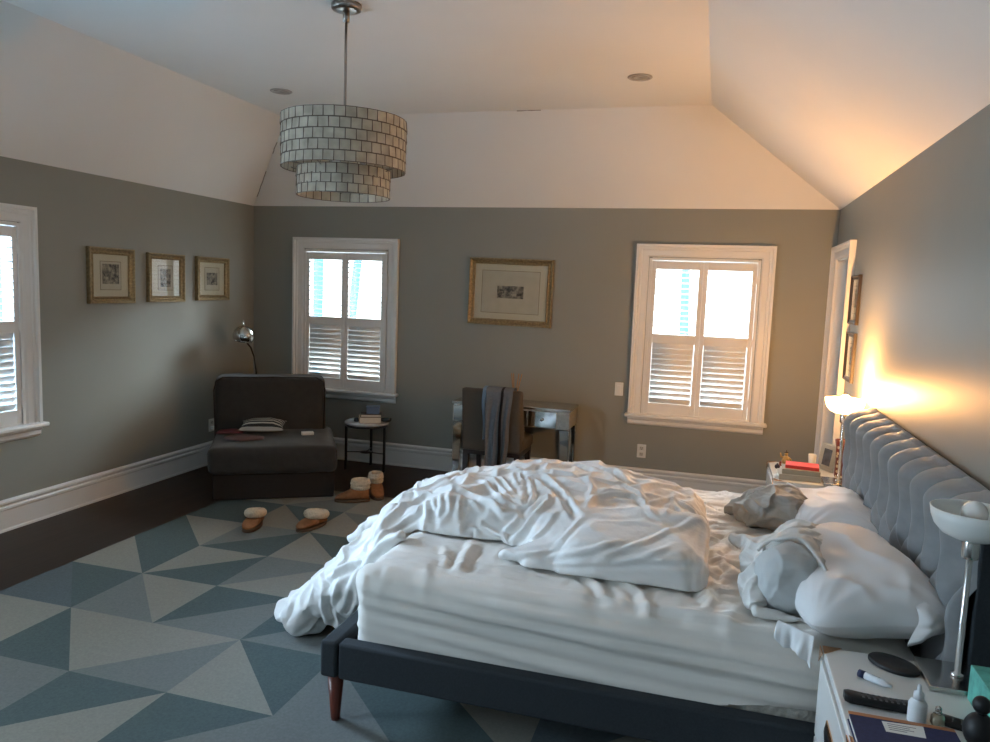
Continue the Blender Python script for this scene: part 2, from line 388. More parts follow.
# ------------------------------------------------------------------ shuttered windows
def window(n, W, loc, rz, bent=0.0):
    w = W[1]-W[0]
    root = empty('window_%d' % n, loc, rz); struct(root)
    # local frame: x along the wall, y = 0 at the wall face, room at -y
    m = MB(); cw = .105
    prof = [(0,0),(0,-.016),(.012,-.022),(.055,-.022),(.062,-.030),(.078,-.030),(.084,-.042),(.105,-.042),(.105,0)]   # inner edge -> outer edge
    # mitred casing: left, right, head
    def leg(sx, x_in):
        V = []
        for dx, y in prof:
            V.append((x_in+sx*dx, y, WZ0)); V.append((x_in+sx*dx, y, WZ1-.105+dx))
        k = len(prof); F = [(2*i, 2*i+1, 2*((i+1)%k)+1, 2*((i+1)%k)) for i in range(k)]+[tuple(2*i for i in range(k)), tuple(2*i+1 for i in range(k))]
        m._add(V, F)
    leg(-1, cw); leg(1, w-cw)
    V = []
    for dx, y in prof:
        V.append((cw-dx, y, WZ1-.105+dx)); V.append((w-cw+dx, y, WZ1-.105+dx))
    k = len(prof); m._add(V, [(2*i, 2*i+1, 2*((i+1)%k)+1, 2*((i+1)%k)) for i in range(k)])
    m.build('casing', M_trim, root)
    m = MB()
    m.box((w/2, -.028, WZ0-.014), (w+.05, .095, .028), bevel=.008)
    m.prism([(0,WZ0-.028),(-.038,WZ0-.028),(-.036,WZ0-.045),(-.024,WZ0-.056),(-.024,WZ0-.082),(-.012,WZ0-.096),(0,WZ0-.096)], 0, .0, w)
    m.build('sill', M_trim, root)
    # shutter frame lining the opening
    x0, x1, z0, z1 = .115, w-.115, WZ0, WZ1-.115
    m = MB()
    m.b2((x0-.005, -.02, z0), (x0+.018, .05, z1)); m.b2((x1-.018, -.02, z0), (x1+.005, .05, z1))
    m.b2((x0+.018, -.02, z1-.018), (x1-.018, .05, z1+.005)); m.b2((x0+.018, -.012, z0), (x1-.018, .05, z0+.012))
    m.build('shutter_frame', M_trim, root)
    xm = (x0+x1)/2; ax0, ax1 = x0+.0192, x1-.0200; zb, zt = z0+.0132, z1-.0245
    o1, o2, o3, o4 = .795, 1.312, 1.389, 1.936          # lower louvres, upper louvres
    for k, (pa, pb) in enumerate(((ax0, xm-.0003), (xm+.0003, ax1))):
        sw = .036; m = MB(); y0, y1 = -.012, .016
        m.b2((pa, y0, zb), (pa+sw, y1, zt), bevel=.003); m.b2((pb-sw, y0, zb), (pb, y1, zt), bevel=.003)
        for lo, hi in ((zb, o1), (o2, o3), (o4, zt)): m.b2((pa+sw, y0, lo), (pb-sw, y1, hi))
        p = m.build('shutter_panel', M_trim, root)
        la, lb = pa+sw+.002, pb-sw-.004
        def slats(z_lo, z_hi, nn, ang, wd=.050):
            q = MB(); hgt = (z_hi-z_lo)/nn
            for i in range(nn):
                zc = z_lo+hgt*(i+.5); t = ang(i/(nn-1))
                # elliptical slat, inner edge up when t > 0
                poly = []
                for s in range(12):
                    aa = 2*PI*s/12; yy = wd/2*math.cos(aa); zz = .0045*math.sin(aa)
                    poly.append((.002+yy*math.cos(t)+zz*math.sin(t), zc-yy*math.sin(t)+zz*math.cos(t)))
                q.prism(poly, 0, la, lb, smooth=True)
            return q
        slats(o3, o4, 12, lambda s: .04+.02*k).build('louvre_slats', M_louvre, p)
        slats(o1, o2, 11, lambda s: math.radians(61-2*k+20*float(smoothstep(0,.85,s))), .0535).build('louvre_slats', M_louvre, p)
        h2 = MB()
        for zz in (zb+.14, (o2+o3)/2, zt-.14): h2.box((pa-.002 if k == 0 else pb+.002, -.014, zz), (.016, .008, .06), bevel=.002)
        h2.build('hinge', M_trim, p)
    m = MB()
    m.b2((x0, .062, z0), (x0+.035, .095, z1)); m.b2((x1-.035, .062, z0), (x1, .095, z1)); m.b2((x0+.035, .062, z1-.04), (x1-.035, .095, z1)); m.b2((x0+.035, .062, z0), (x1-.035, .095, z0+.05))
    m.b2((x0+.035, .062, (z0+z1)/2-.02), (x1-.035, .095, (z0+z1)/2+.02))
    m.build('sash', M_trim, root)
    m = MB(); m.b2((x0+.03, .076, z0+.03), (x1-.03, .080, z1-.03)); m.build('pane', M_glass, root)
    return root
window(1, W1, (W1[0], D, 0), 0)
window(2, W2, (W2[0], D, 0), 0)
window(3, W3, (XL, W3[0], 0), PI/2)

# the other left window, nearer than the photograph reaches: open shutters, so only casing and pane
root = empty('window_4', (XL, W4[0], 0), PI/2); struct(root); w = W4[1]-W4[0]
m = MB()
for lo, hi in (((0,-.03,WZ0),(.105,0,WZ1)), ((w-.105,-.03,WZ0),(w,0,WZ1)), ((.105,-.03,WZ1-.105),(w-.105,0,WZ1))): m.b2(lo, hi, bevel=.006)
m.build('casing', M_trim, root); m = MB(); m.box((w/2,-.028,WZ0-.014),(w+.05,.095,.028),bevel=.008); m.build('sill', M_trim, root)
m = MB(); m.b2((.13,.076,WZ0),(w-.13,.080,WZ1-.115)); m.build('pane', M_glass, root)

# ------------------------------------------------------------------ door in the right wall, next to the back corner
root = empty('door_1', (XR, 0, 0)); struct(root); m = MB()
cas = [(.0,0),(-.016,0),(-.022,.012),(-.022,.055),(-.030,.064),(-.034,.078),(-.042,.084),(-.042,.098),(0,.098)]
m.prism([(o, DY0-t) for o, t in cas], 2, 0, DZ+.098); m.prism([(o, DY1+t) for o, t in cas], 2, 0, DZ+.098)
m.prism([(o*.985, DZ+t-.0008) for o, t in cas], 1, DY0-.0965, DY1+.0965)
m.build('casing', M_trim, root)
m = MB(); m.b2((0,DY0-.002,0),(.15,DY0+.016,DZ)); m.b2((0,DY1-.016,0),(.15,DY1+.002,DZ)); m.b2((0,DY0,DZ-.016),(.15,DY1,DZ+.002)); m.build('jamb', M_trim, root)
m = MB(); m.b2((.085,DY0+.018,.01),(.122,DY1-.018,DZ-.018))
for z0, z1 in ((.2,.95),(1.1,1.85)):
    for y0, y1 in ((DY0+.11,(DY0+DY1)/2-.04),((DY0+DY1)/2+.04,DY1-.11)):
        m.b2((.078,y0,z0),(.086,y1,z1), bevel=.006)
dl = m.build('door_leaf', M_trim, root)
m = MB(); m.sphere((.045,DY0+.08,.98),.026); m.tube([(.05,DY0+.08,.98),(.086,DY0+.08,.98)],.011); m.build('handle', M_chrome, dl)

# ------------------------------------------------------------------ outside: neighbouring house, tree, ground
M_snow = mat('pale_ground', (.62,.64,.66), rough=.9, noise=(.6,.15))
m = MB(); m.b2((-40,-25,-3.3),(40,45,-3.2)); struct(m.build('ground', M_snow))
M_siding = mat('blue_grey_siding', (.10,.30,.42), rough=.8, noise=(1.2,.12,(1,1,12)))
M_white = mat('white_fascia', (.75,.75,.75), rough=.7); M_roof = mat('pale_shingle_roof', (.35,.36,.38), rough=.9, noise=(9,.2))
def house(loc, rz, w, dp, hz, peak, label, wins=(-.25,)):
    r = empty('neighbour_house', loc, rz); tag(r, label, 'house')
    q = MB(); q.prism([(-w/2,-3.2),(w/2,-3.2),(w/2,hz),(0,peak),(-w/2,hz)], 1, 0, dp); q.build('siding_wall', M_siding, r)
    for s in (-1, 1):
        q = MB(); q.prism([(s*(w/2+.3),hz-.2),(s*(w/2+.3),hz-.42),(0,peak-.02),(0,peak+.25)], 1, -.35, -.02); q.build('rake_board', M_white, r)
        q = MB(); q.prism([(s*(w/2+.3),hz-.18),(s*(w/2+.3),hz-.02),(0,peak+.42),(0,peak+.26)], 1, -.35, dp+.3); q.build('roof', M_roof, r)
    for x in [k*w for k in wins]:
        q = MB(); q.box((x, -.03, .6),(1.0,.06,1.5)); f_ = q.build('window', M_white, r)
        q = MB(); q.box((x, -.065, .6),(.8,.01,1.3)); q.build('pane', mat('dark_pane', (.05,.07,.09), rough=.1), f_)
house((-10.28, 11.95, 0), 0.52, 6.3, 4, 4.6, 6.6, 'blue sided gable house seen through the window above the dark lounge chair')
house((-10.5, 5.55, 0), PI/2, 8.4, 3, 5.5, 8.0, 'tall blue sided house seen through the window at the left edge', ())
M_bark = mat('grey_bark', (.10,.26,.36), rough=.9, noise=(20,.3,(1,1,.2)))
def tree(loc, hgt, seed, label, lean=0.0):
    r = empty('bare_tree', loc); tag(r, label, 'tree'); R_ = random.Random(seed)
    q = MB(); q.tube([(0,0,-3.2),(.05+lean*.4,0,0),(-.05+lean*1.3,.1,2.5),(.1+lean*3,0,hgt)], [.13,.10,.07,.03]); q.build('trunk', M_bark, r)
    q = MB()
    for k in range(5):
        z = R_.uniform(2.2, hgt-1); a = R_.uniform(0, 2*PI); L = R_.uniform(1,2.2); p0 = Vector((0,0,z)); p1 = p0+Vector((math.cos(a)*L*.5, math.sin(a)*L*.5, L*.4)); p2 = p0+Vector((math.cos(a)*L, math.sin(a)*L, L*1.0))
        q.tube([p0,p1,p2],[.06,.04,.012],6)
    q.build('branches', M_bark, r)
tree((-6.75, 12.6, 0), 6, 3, 'bare leaning tree outside the window above the dark lounge chair', .35)
tree((-.55, 14, 0), 7, 5, 'bare tree outside the window on the right of the back wall')
# ================================================================== rug
RC = {'d': mat('rug_dark_teal', (.068,.096,.096), rough=.95, noise=(90,.16), bump=(500,.5,.003)), 'b': mat('rug_slate_blue', (.085,.108,.118), rough=.95, noise=(90,.16), bump=(500,.5,.003)),
      'm': mat('rug_mid_grey', (.150,.160,.152), rough=.95, noise=(90,.12), bump=(500,.5,.003)), 'p': mat('rug_pale_grey', (.228,.219,.188), rough=.95, noise=(90,.10), bump=(500,.5,.003)),
      't': mat('rug_sand', (.215,.192,.152), rough=.95, noise=(90,.10), bump=(500,.5,.003))}
g0, gx, gy = .503, -3.59, 2.47
V, F, MI = [], [], []
order = list(RC)
# square (i, j): diagonal '/' joins lower-left to upper-right ; '\\' the other ; colours: lower tri, upper tri (left/right by diagonal)
TILE = {(0,1):('\\','b','d'), (0,2):('\\','p','d'), (0,3):('\\','d','p'), (0,4):('\\','d','d'), (1,1):('\\','m','p'), (1,2):('/','d','p'), (1,3):('/','d','m'),
        (1,4):('\\','t','d'), (2,0):('/','m','p'), (1,0):('\\','d','p'), (0,0):('\\','m','p'), (2,1):('/','m','d'), (2,2):('/','p','m'), (2,3):('\\','p','d'), (2,4):('\\','p','m'),
        (3,1):('/','m','d'), (3,0):('\\','p','d'), (2,-1):('/','p','d'), (1,-1):('\\','p','m'), (3,-1):('/','m','d'), (0,5):('\\','p','t'), (1,5):('/','m','p'), (2,5):('\\','p','t'), (3,2):('/','t','d'), (3,3):('\\','m','p'), (3,4):('/','d','p'), (3,5):('\\','t','m'),
        (4,-1):('/','d','m'), (4,0):('\\','m','d'), (4,1):('/','p','d')}
TILE[(2,-1)] = ('\\2', 'd', 'p')
nx, ny0, ny1 = 8, -4, 6
cl_ = [('d','p'),('m','d'),('p','b'),('t','m'),('b','p')]
for i in range(nx):
    for j in range(ny0, ny1):
        x0, x1, y0, y1 = gx+g0*i, gx+g0*(i+1), gy+g0*j, gy+g0*(j+1)
        t = TILE.get((i,j)) or (('/','\\')[(i*3+j*5) % 2],)+cl_[(i*2+j*3) % 5]
        A, B, C_, E_ = (x0,y0), (x1,y0), (x1,y1), (x0,y1)
        if t[0] == '/': tris = [((A,B,C_), t[1]), ((A,C_,E_), t[2])]
        elif t[0] == '\\2': tris = [((A,C_,E_), t[1]), ((A,B,C_), t[2])]
        else: tris = [((A,B,E_), t[1]), ((B,C_,E_), t[2])]
        for tri, cc in tris:
            k = len(V); V += [(p[0], p[1], .007) for p in tri]; F.append((k,k+1,k+2)); MI.append(order.index(cc))
k = len(V); X0, X1, Y0, Y1 = gx, gx+g0*nx, gy+g0*ny0, gy+g0*ny1
V += [(X0,Y0,.007),(X1,Y0,.007),(X1,Y1,.007),(X0,Y1,.007),(X0,Y0,.0005),(X1,Y0,.0005),(X1,Y1,.0005),(X0,Y1,.0005)]
for q in ((0,4,5,1),(1,5,6,2),(2,6,7,3),(3,7,4,0),(7,6,5,4)): F.append(tuple(k+x for x in q)); MI.append(2)
rug = mesh_np('rug', V, [list(f) for f in F], [RC[c] for c in order], smooth=False)
for p, mi in zip(rug.data.polygons, MI): p.material_index = mi
tag(rug, 'large flat rug of blue, grey and cream triangles on the dark floor', 'rug')
RUGZ = .007

# ================================================================== bed frame with tufted headboard
M_char = mat('charcoal_upholstery', (.022,.027,.032), rough=.9, noise=(150,.2), bump=(700,.5,.002), sheen=.0)
M_velvet = mat('blue_grey_velvet', (.235,.240,.245), rough=.8, noise=(25,.08), bump=(600,.15,.001), sheen=.18)
bed = empty('bed_frame', (-.2, 3.5, 0))
def bedp(o):
    o.parent = bed; o.matrix_parent_inverse = Matrix.Translation((.2, -3.5, 0)); return o
tag(bed, 'charcoal upholstered platform bed frame with tall button tufted blue grey headboard', 'bed')
BY0, BY1 = 2.492, 4.528
m = MB(); m.b2((-1.388,BY0,.197),(-1.315,BY1,.343), bevel=.014, seg=3); bedp(m.build('foot_rail', M_char))
for y0, y1 in ((BY0+.006,BY0+.072),(BY1-.072,BY1-.006)):
    m = MB(); m.b2((-1.313,y0,.194),(.735,y1,.340), bevel=.012, seg=3); bedp(m.build('side_rail', M_char))
m = MB(); m.b2((-1.314,BY0+.074,.20),(.735,BY1-.074,.235)); bedp(m.build('slat_deck', mat('unfinished_slat_wood', (.25,.18,.11), rough=.7)))
for x, y in ((-1.338,2.535),(-1.338,BY1-.043),(.66,2.535),(.66,BY1-.043)):
    m = MB(); m.lathe([(.0175,RUGZ+.001),(.019,.02),(.033,.198)], 20); o = m.build('leg', M_redwood, loc=(x,y,0)); bedp(o)
# headboard face
YA, YB, ZA, ZT = 2.494, 4.525, .20, 1.138
ncol = 11; sp = (YB-YA)/ncol; r1, r2, r3 = .955, .70, .445
ny, nz = 330, 190
ys = np.linspace(YA, YB, ny); zs = np.linspace(0, 1, nz)
segs = []
for k in range(ncol+1):
    yb = YA+k*sp
    segs.append(((yb, 1.30), (yb, r1), 1))
    for s in (-.5, .5): segs.append(((yb, r1), (yb+s*sp, r2), 0)); segs.append(((yb, r3), (yb+s*sp, r2), 0))
    segs.append(((yb, r3), (yb, .1), 1))
YY, ZZ = np.meshgrid(ys, ZA+zs*(ZT-ZA), indexing='ij'); P2 = np.stack([YY.ravel(), ZZ.ravel()], 1)
dm = np.full(len(P2), 9.)
for a_, b_, _ in segs:
    a_ = np.array(a_); b_ = np.array(b_); dd = b_-a_; t = np.clip(((P2-a_)@dd)/(dd@dd), 0, 1); dm = np.minimum(dm, np.linalg.norm(P2-(a_+t[:,None]*dd), axis=1))
btn = [(YA+k*sp, z) for k in range(ncol+1) for z in (r1, r3)]+[(YA+(k+.5)*sp, r2) for k in range(ncol)]
db = np.full(len(P2), 9.)
for q in btn: db = np.minimum(db, np.hypot(P2[:,0]-q[0], P2[:,1]-q[1]))
x_ = np.clip(dm/(sp*.5), 0, 1); puff = .084*np.sqrt(np.clip(1-(1-x_)**1.85, 0, 1)); puff = puff*(1-.88*np.exp(-(db/.072)**2))-.012*np.exp(-(db/.018)**2)
rt = np.clip((ZT-P2[:,1])/.07, 0, 1); rnd = 1-np.sqrt(np.clip(1-(1-rt)**2, 0, 1))        # rounded top edge
ed = np.clip(np.minimum(P2[:,0]-YA, YB-P2[:,0])/.03, 0, 1); rnd2 = 1-np.sqrt(np.clip(1-(1-ed)**2, 0, 1))
X = .788-puff*(1-.6*rnd)+.06*rnd+.05*rnd2
Zt = P2[:,1]-.0*rnd
V = np.stack([X, P2[:,0], Zt], 1); idx = np.arange(ny*nz).reshape(ny, nz)
F = [[idx[i,j], idx[i,j+1], idx[i+1,j+1], idx[i+1,j]] for i in range(ny-1) for j in range(nz-1)]
# ribbed top: continue over to the back
V = V.tolist(); top = []
for q in range(1, 7):
    row = []
    for i in range(ny):
        v = V[idx[i,nz-1]]; t = q/6; pf = puff.reshape(ny, nz)[i, nz-12]
        row.append(len(V)); V.append([v[0]+(.872-v[0])*t, v[1], ZT+.014*math.sin(PI*t)*(.3+pf/.084)])
    top.append(row)
prev = [idx[i,nz-1] for i in range(ny)]
for row in top:
    F += [[prev[i], row[i], row[i+1], prev[i+1]] for i in range(ny-1)]; prev = row
hb = bedp(mesh_np('headboard', V, F, M_velvet)); hb['label'] = 'button tufted blue grey headboard'
m = MB(); m.b2((.80,YA-.004,.10),(.872,YA+.03,ZT-.012), bevel=.006); m.b2((.80,YB-.03,.10),(.872,YB+.004,ZT-.012), bevel=.006); m.b2((.866,YA,.1),(.876,YB,ZT+.002))
o = m.build('headboard_side', M_char, hb); 
for q in btn:
    if q[0] < YA+.02 or q[0] > YB-.02 or q[1] < .5: continue
    m = MB(); m.sphere((.792, q[0], q[1]), (.010,.012,.012), 10, 6); m.build('tuft_button', M_velvet, hb)

# ================================================================== mattress and fitted sheet
M_matt = mat('quilted_cream_ticking', (.42,.39,.34), rough=.85, noise=(30,.1), bump=(28,.9,.02))
M_sheet = mat('white_cotton_sheet', (.70,.655,.595), rough=.8, bump=(900,.1,.0006), sheen=.15)
MX0, MX1, MY0, MY1, MZ0, MZ1 = -1.290, .690, 2.566, 4.445, .237, .612
V, F = rbox((MX0+.012,MY0+.012,MZ0),(MX1-.012,MY1-.012,MZ1-.02), .05, .05)
mt = mesh_np('mattress', V, F, M_matt); tag(mt, 'thick quilted mattress on the bed frame under the white fitted sheet', 'mattress')
m = MB(); m.b2((-.19,MY0-.004,.300),(-.13,MY0+.0,.325)); o = m.build('care_tag', M_paper, mt)
# ================================================================== nightstands
M_lacq = mat('white_lacquer', (.70,.68,.64), rough=.22, noise=(2,.02))
def nightstand(loc, label):
    r = empty('nightstand', loc); tag(r, label, 'nightstand', 'matching white nightstands on both sides of the bed')
    # local: x from 0 (front, towards the room) to .47 (wall); y 0..w ; top at .635
    w = .555; m = MB(); m.b2((.012,0,.09),(.470,w,.607), bevel=.003); m.build('body', M_lacq, r)
    m = MB(); m.b2((0,-.004,.609),(.472,w+.004,.635), bevel=.004); m.build('top', M_lacq, r)
    for z0, z1 in ((.105,.345),(.355,.600)):
        m = MB(); m.b2((-.006,.012,z0),(.011,w-.012,z1), bevel=.003); dr = m.build('drawer', M_lacq, r)
        m = MB(); zc = (z0+z1)/2
        m.prism([(w/2-.075,zc),(w/2-.05,zc-.04),(w/2+.05,zc-.04),(w/2+.075,zc),(w/2+.05,zc+.04),(w/2-.05,zc+.04)], 0, -.010, -.0065)
        m.build('pull_plate', M_brass, dr)
        m = MB(); m.prism([(w/2-.055,zc),(w/2-.04,zc-.026),(w/2+.04,zc-.026),(w/2+.055,zc),(w/2+.04,zc+.026),(w/2-.04,zc+.026)], 0, -.013, -.0105); m.build('recess', M_black, dr)
    for y in (0, w):
        s = 1 if y == 0 else -1
        m = MB(); o_ = .0015
        m.prism([(-o_,y-s*(.004+o_)),(.055,y-s*(.004+o_)),(-o_,y+s*.05)], 2, .6352, .6375)
        m.prism([(y-s*(.004+o_),.637),(y-s*(.004+o_),.585),(y+s*.05,.637)], 0, -.0095, -.0066)
        m.build('corner_cap', M_brass, r)
    for x in (.045, .43):
        for y in (.045, w-.045):
            m = MB(); m.lathe([(.014,.009),(.02,.09)], 12); m.build('leg', M_brass, r, loc=(x,y,0))
    return r
NSN = nightstand((.392, 1.925, 0), 'white nightstand in the near right corner holding remotes, a notebook and the unlit lamp')
NSF = nightstand((.400, 4.745, 0), 'white nightstand beyond the bed holding the lit lamp and a red book')
NT = .635

# ================================================================== bedside lamps
M_frost = mat('frosted_white_glass', (.80,.80,.76), rough=.3, sss=.0, spec=.5, coat=.3)
M_frost_lit = mat('glowing_frosted_glass', (.85,.75,.6), rough=.35, emis=((1.0,.55,.18), 9.0))
M_bulb = mat('lamp_bulb_glass', (.82,.82,.80), rough=.12, coat=.6)
M_bulb_lit = mat('glowing_bulb', (1,.8,.5), rough=.3, emis=((1.0,.60,.22), 40.0))
def bed_lamp(loc, label, lit, tilt=0.0):
    r = empty('table_lamp', loc, 0); tag(r, label, 'lamp', 'pair of chrome bedside lamps')
    m = MB(); m.box((0,0,.0085),(.185,.185,.015), bevel=.002); m.build('base', M_chrome, r)
    m = MB(); m.lathe([(.017,.016),(.017,.024),(.0085,.027),(.0085,.365),(.0085,.37)], 16); m.build('stem', M_chrome, r)
    m = MB(); m.lathe([(.012,.366),(.021,.37),(.0225,.38),(.0225,.430),(.021,.434),(.010,.436)], 20); m.build('socket', M_chrome, r)
    prof = [(.024,.425),(.050,.428),(.078,.440),(.098,.462),(.108,.488),(.112,.512),(.1085,.5125),(.104,.489),(.094,.466),(.075,.446),(.048,.435),(.024,.432)]
    m = MB(); m.lathe(prof, 40, closed=True); m.build('lamp_shade', M_frost_lit if lit else M_frost, r)
    m = MB(); m.sphere((0,0,.500),(.034,.034,.038), 20, 12); m.lathe([(.014,.437),(.016,.47)], 12); m.build('bulb', M_bulb_lit if lit else M_bulb, r)
    return r
bed_lamp((.740, 2.388, NT+.0005), 'unlit chrome lamp with white glass bowl at the right edge of the photo', False)
bed_lamp((.765, 4.825, NT+.0005), 'lit chrome lamp glowing orange beyond the far end of the headboard', True)
# ================================================================== lounge chair in the back left corner
M_choc = mat('dark_brown_velvet', (.024,.021,.018), rough=.85, noise=(18,.18), bump=(500,.3,.001), sheen=.12)
M_choc2 = mat('dark_brown_base_cloth', (.018,.014,.012), rough=.9, noise=(80,.15), bump=(600,.3,.001))
AX = math.atan2(.52, .854)
lc = empty('lounge_chair', (-3.64, 4.84, 0), AX); tag(lc, 'wide dark brown armless lounge chair in the back left corner', 'chair')
def cushion(name, lo, hi, r, step, m, parent, dome=0.0, seed=0, wr=.004, side_dome=0.0):
    V, F = rbox(lo, hi, r, step); N = vnormals(V, F); c = (np.array(lo)+np.array(hi))/2; hf = (np.array(hi)-np.array(lo))/2; u = (V-c)/hf
    d = dome*np.clip(1-u[:,0]**4,0,1)*np.clip(1-u[:,1]**4,0,1)*np.abs(N[:,2])*(N[:,2] > 0)
    d += side_dome*np.clip(1-u[:,0]**4,0,1)*np.clip(1-u[:,2]**4,0,1)*np.abs(N[:,1])
    d += wr*gnoise(V*5+seed*3.1)+wr*.8*ridged(V*np.array([3,3,6])+seed, 2)
    return mesh_np(name, V+N*d[:,None], F, m, parent)
m = MB(); m.b2((.005,0,.010),(.925,1.08,.215), bevel=.012, seg=3); m.build('base', M_choc2, lc)
cushion('seat_cushion', (-.03,-.055,.219), (.945,.86,.425), .05, .022, M_choc, lc, .022, 1)
V, F = rbox((-.05,.64,.30), (.875,.93,.885), .06, .022); N = vnormals(V, F)
V = V+N*(.006*gnoise(V*5)+.004*ridged(V*4, 2)+.02*np.clip(1-((V[:,0]-.41)/.44)**4,0,1)*(N[:,1] < -.6))[:,None]
V[:,1] += .12*np.clip(V[:,2]-.42,0,1); bk = mesh_np('back_cushion', V, F, M_choc, lc)
m = MB(); pth = [(-.035,.655,.44),(-.046,.675,.78),(-.03,.69,.85),(.02,.695,.885),(.42,.698,.888),(.80,.695,.885),(.855,.69,.85),(.872,.675,.78),(.86,.655,.44)]
m.tube(pth, .006, 8); m.build('piping', M_choc2, bk)

def l2w(x, y, z):   # lounge chair coordinates -> room
    return (-3.64+x*math.cos(AX)-y*math.sin(AX), 4.84+x*math.sin(AX)+y*math.cos(AX), z)

# things lying on it
def stripe_mat():
    m = bpy.data.materials.new('black_cream_stripes'); m.use_nodes = True; nt = m.node_tree; b = nt.nodes['Principled BSDF']; b.inputs['Roughness'].default_value = .9
    tc = nt.nodes.new('ShaderNodeTexCoord'); w = nt.nodes.new('ShaderNodeTexWave'); w.bands_direction = 'Y'; w.inputs['Scale'].default_value = 6.6; w.inputs['Distortion'].default_value = .4
    r = nt.nodes.new('ShaderNodeValToRGB'); r.color_ramp.interpolation = 'CONSTANT'; r.color_ramp.elements[0].color = (.012,.014,.014,1); r.color_ramp.elements[1].position = .62; r.color_ramp.elements[1].color = (.36,.35,.31,1)
    nt.links.new(tc.outputs['Object'], w.inputs[0]); nt.links.new(w.outputs['Fac'], r.inputs[0]); nt.links.new(r.outputs[0], b.inputs['Base Color']); return m
def pillow_np(w, h, t, n=44, pin=.16, seed=0, wr=1.0, full=2.2, rnd=.0):
    """closed plump cushion in its own frame: V, F"""
    u = np.sin(np.linspace(-1,1,n+1)*PI/2)*.6+np.linspace(-1,1,n+1)*.4
    U, W = np.meshgrid(u, u, indexing='ij'); U, W = U.ravel(), W.ravel()
    sx = 1-pin*(1-np.abs(W)**2)*np.abs(U)**3*.6; sy = 1-pin*(1-np.abs(U)**2)*np.abs(W)**3*.6
    X = U*w/2*sx*np.sqrt(1-rnd*W**4); Y = W*h/2*sy*np.sqrt(1-rnd*U**4)
    th = np.power(np.clip(1-np.abs(U)**full,0,1),.55)*np.power(np.clip(1-np.abs(W)**full,0,1),.55)
    P = np.stack([X*4, Y*4, 0*X+seed*5.3], 1); rad = np.arctan2(np.abs(W)-1.02, np.abs(U)-1.02)
    e = np.maximum(np.abs(U), np.abs(W))
    wk = wr*(.018*ridged(P*np.array([1.4,.7,1])+.6*gnoise(P*.6)[:,None], 1.5)+.010*gnoise(P*2.3)+.005*np.sin(rad*26+2*gnoise(P))*smoothstep(.45,.95,e)*(1-smoothstep(.96,1,e)))
    edge = np.clip(1-e**8, 0, 1)
    top = t/2*th+wk*edge*np.clip(th*1.6,0,1); bot = -t/2*th*.8-.4*wk*edge*np.clip(th,0,1)
    n1 = n+1; idx = np.arange(n1*n1).reshape(n1,n1); V = [np.stack([X,Y,top],1)]; bi = idx+n1*n1
    V.append(np.stack([X,Y,bot],1)); V = np.concatenate(V)
    F = []
    for i in range(n):
        for j in range(n):
            F.append([idx[i,j],idx[i+1,j],idx[i+1,j+1],idx[i,j+1]]); F.append([bi[i,j],bi[i,j+1],bi[i+1,j+1],bi[i+1,j]])
    for k in range(n):
        F += [[idx[k,0],bi[k,0],bi[k+1,0],idx[k+1,0]],[idx[k+1,n],bi[k+1,n],bi[k,n],idx[k,n]],[idx[0,k+1],bi[0,k+1],bi[0,k],idx[0,k]],[idx[n,k],bi[n,k],bi[n,k+1],idx[n,k+1]]]
    return V, np.array(F)
V, F = pillow_np(.36, .26, .11, 26, seed=3, wr=.4)
o = mesh_np('cushion', V, F, stripe_mat(), loc=l2w(.36,.455,.512), rotz=AX-.10); o.rotation_euler[0] = .12
tag(o, 'small black and cream striped cushion lying on the lounge chair seat', 'cushion')
def flat_cloth(name, pts, z, m, lab, cat, th=.012, seed=0):
    """folded cloth lying flat: outline in lounge-chair coordinates"""
    q = MB(); q.prism(pts, 2, z, z+th)
    bmesh.ops.bevel(q.bm, geom=list(q.bm.edges), offset=.004, segments=2, affect='EDGES')
    bmesh.ops.subdivide_edges(q.bm, edges=list(q.bm.edges), cuts=3, use_grid_fill=True)
    for v in q.bm.verts: v.co.z += .006*float(gnoise(np.array([[v.co.x*14+seed, v.co.y*14, 0]]))[0])*(1 if v.co.z > z+.004 else 0)
    for f_ in q.bm.faces: f_.smooth = True
    return tag(q.build(name, m, None, (-3.64,4.84,0), AX), lab, cat)
flat_cloth('folded_cloth', [(.07,.20),(.20,.10),(.37,.16),(.38,.24),(.22,.33),(.10,.31)], .453, mat('dusty_rose_cloth', (.125,.068,.062), rough=.95), 'dusty rose folded cloth on the left of the lounge chair seat', 'cloth', .012, 2)
flat_cloth('magazine', [(-.01,.44),(.20,.44),(.22,.60),(.01,.60)], .449, mat('red_magazine_cover', (.12,.022,.03), rough=.6, noise=(9,.7)), 'dark red magazine lying behind the rose cloth on the lounge chair', 'magazine', .01, 5)
m = MB(); m.box((0,0,.013),(.10,.055,.026), bevel=.006, seg=3); m.box((0,0,.0265),(.07,.03,.003), bevel=.001)
o = m.build('tissue_pack', mat('cream_plastic_wrap', (.62,.60,.52), rough=.5), None, l2w(.72,.36,.447), AX+.1); tag(o, 'small cream pack lying on the right of the lounge chair seat', 'packet')

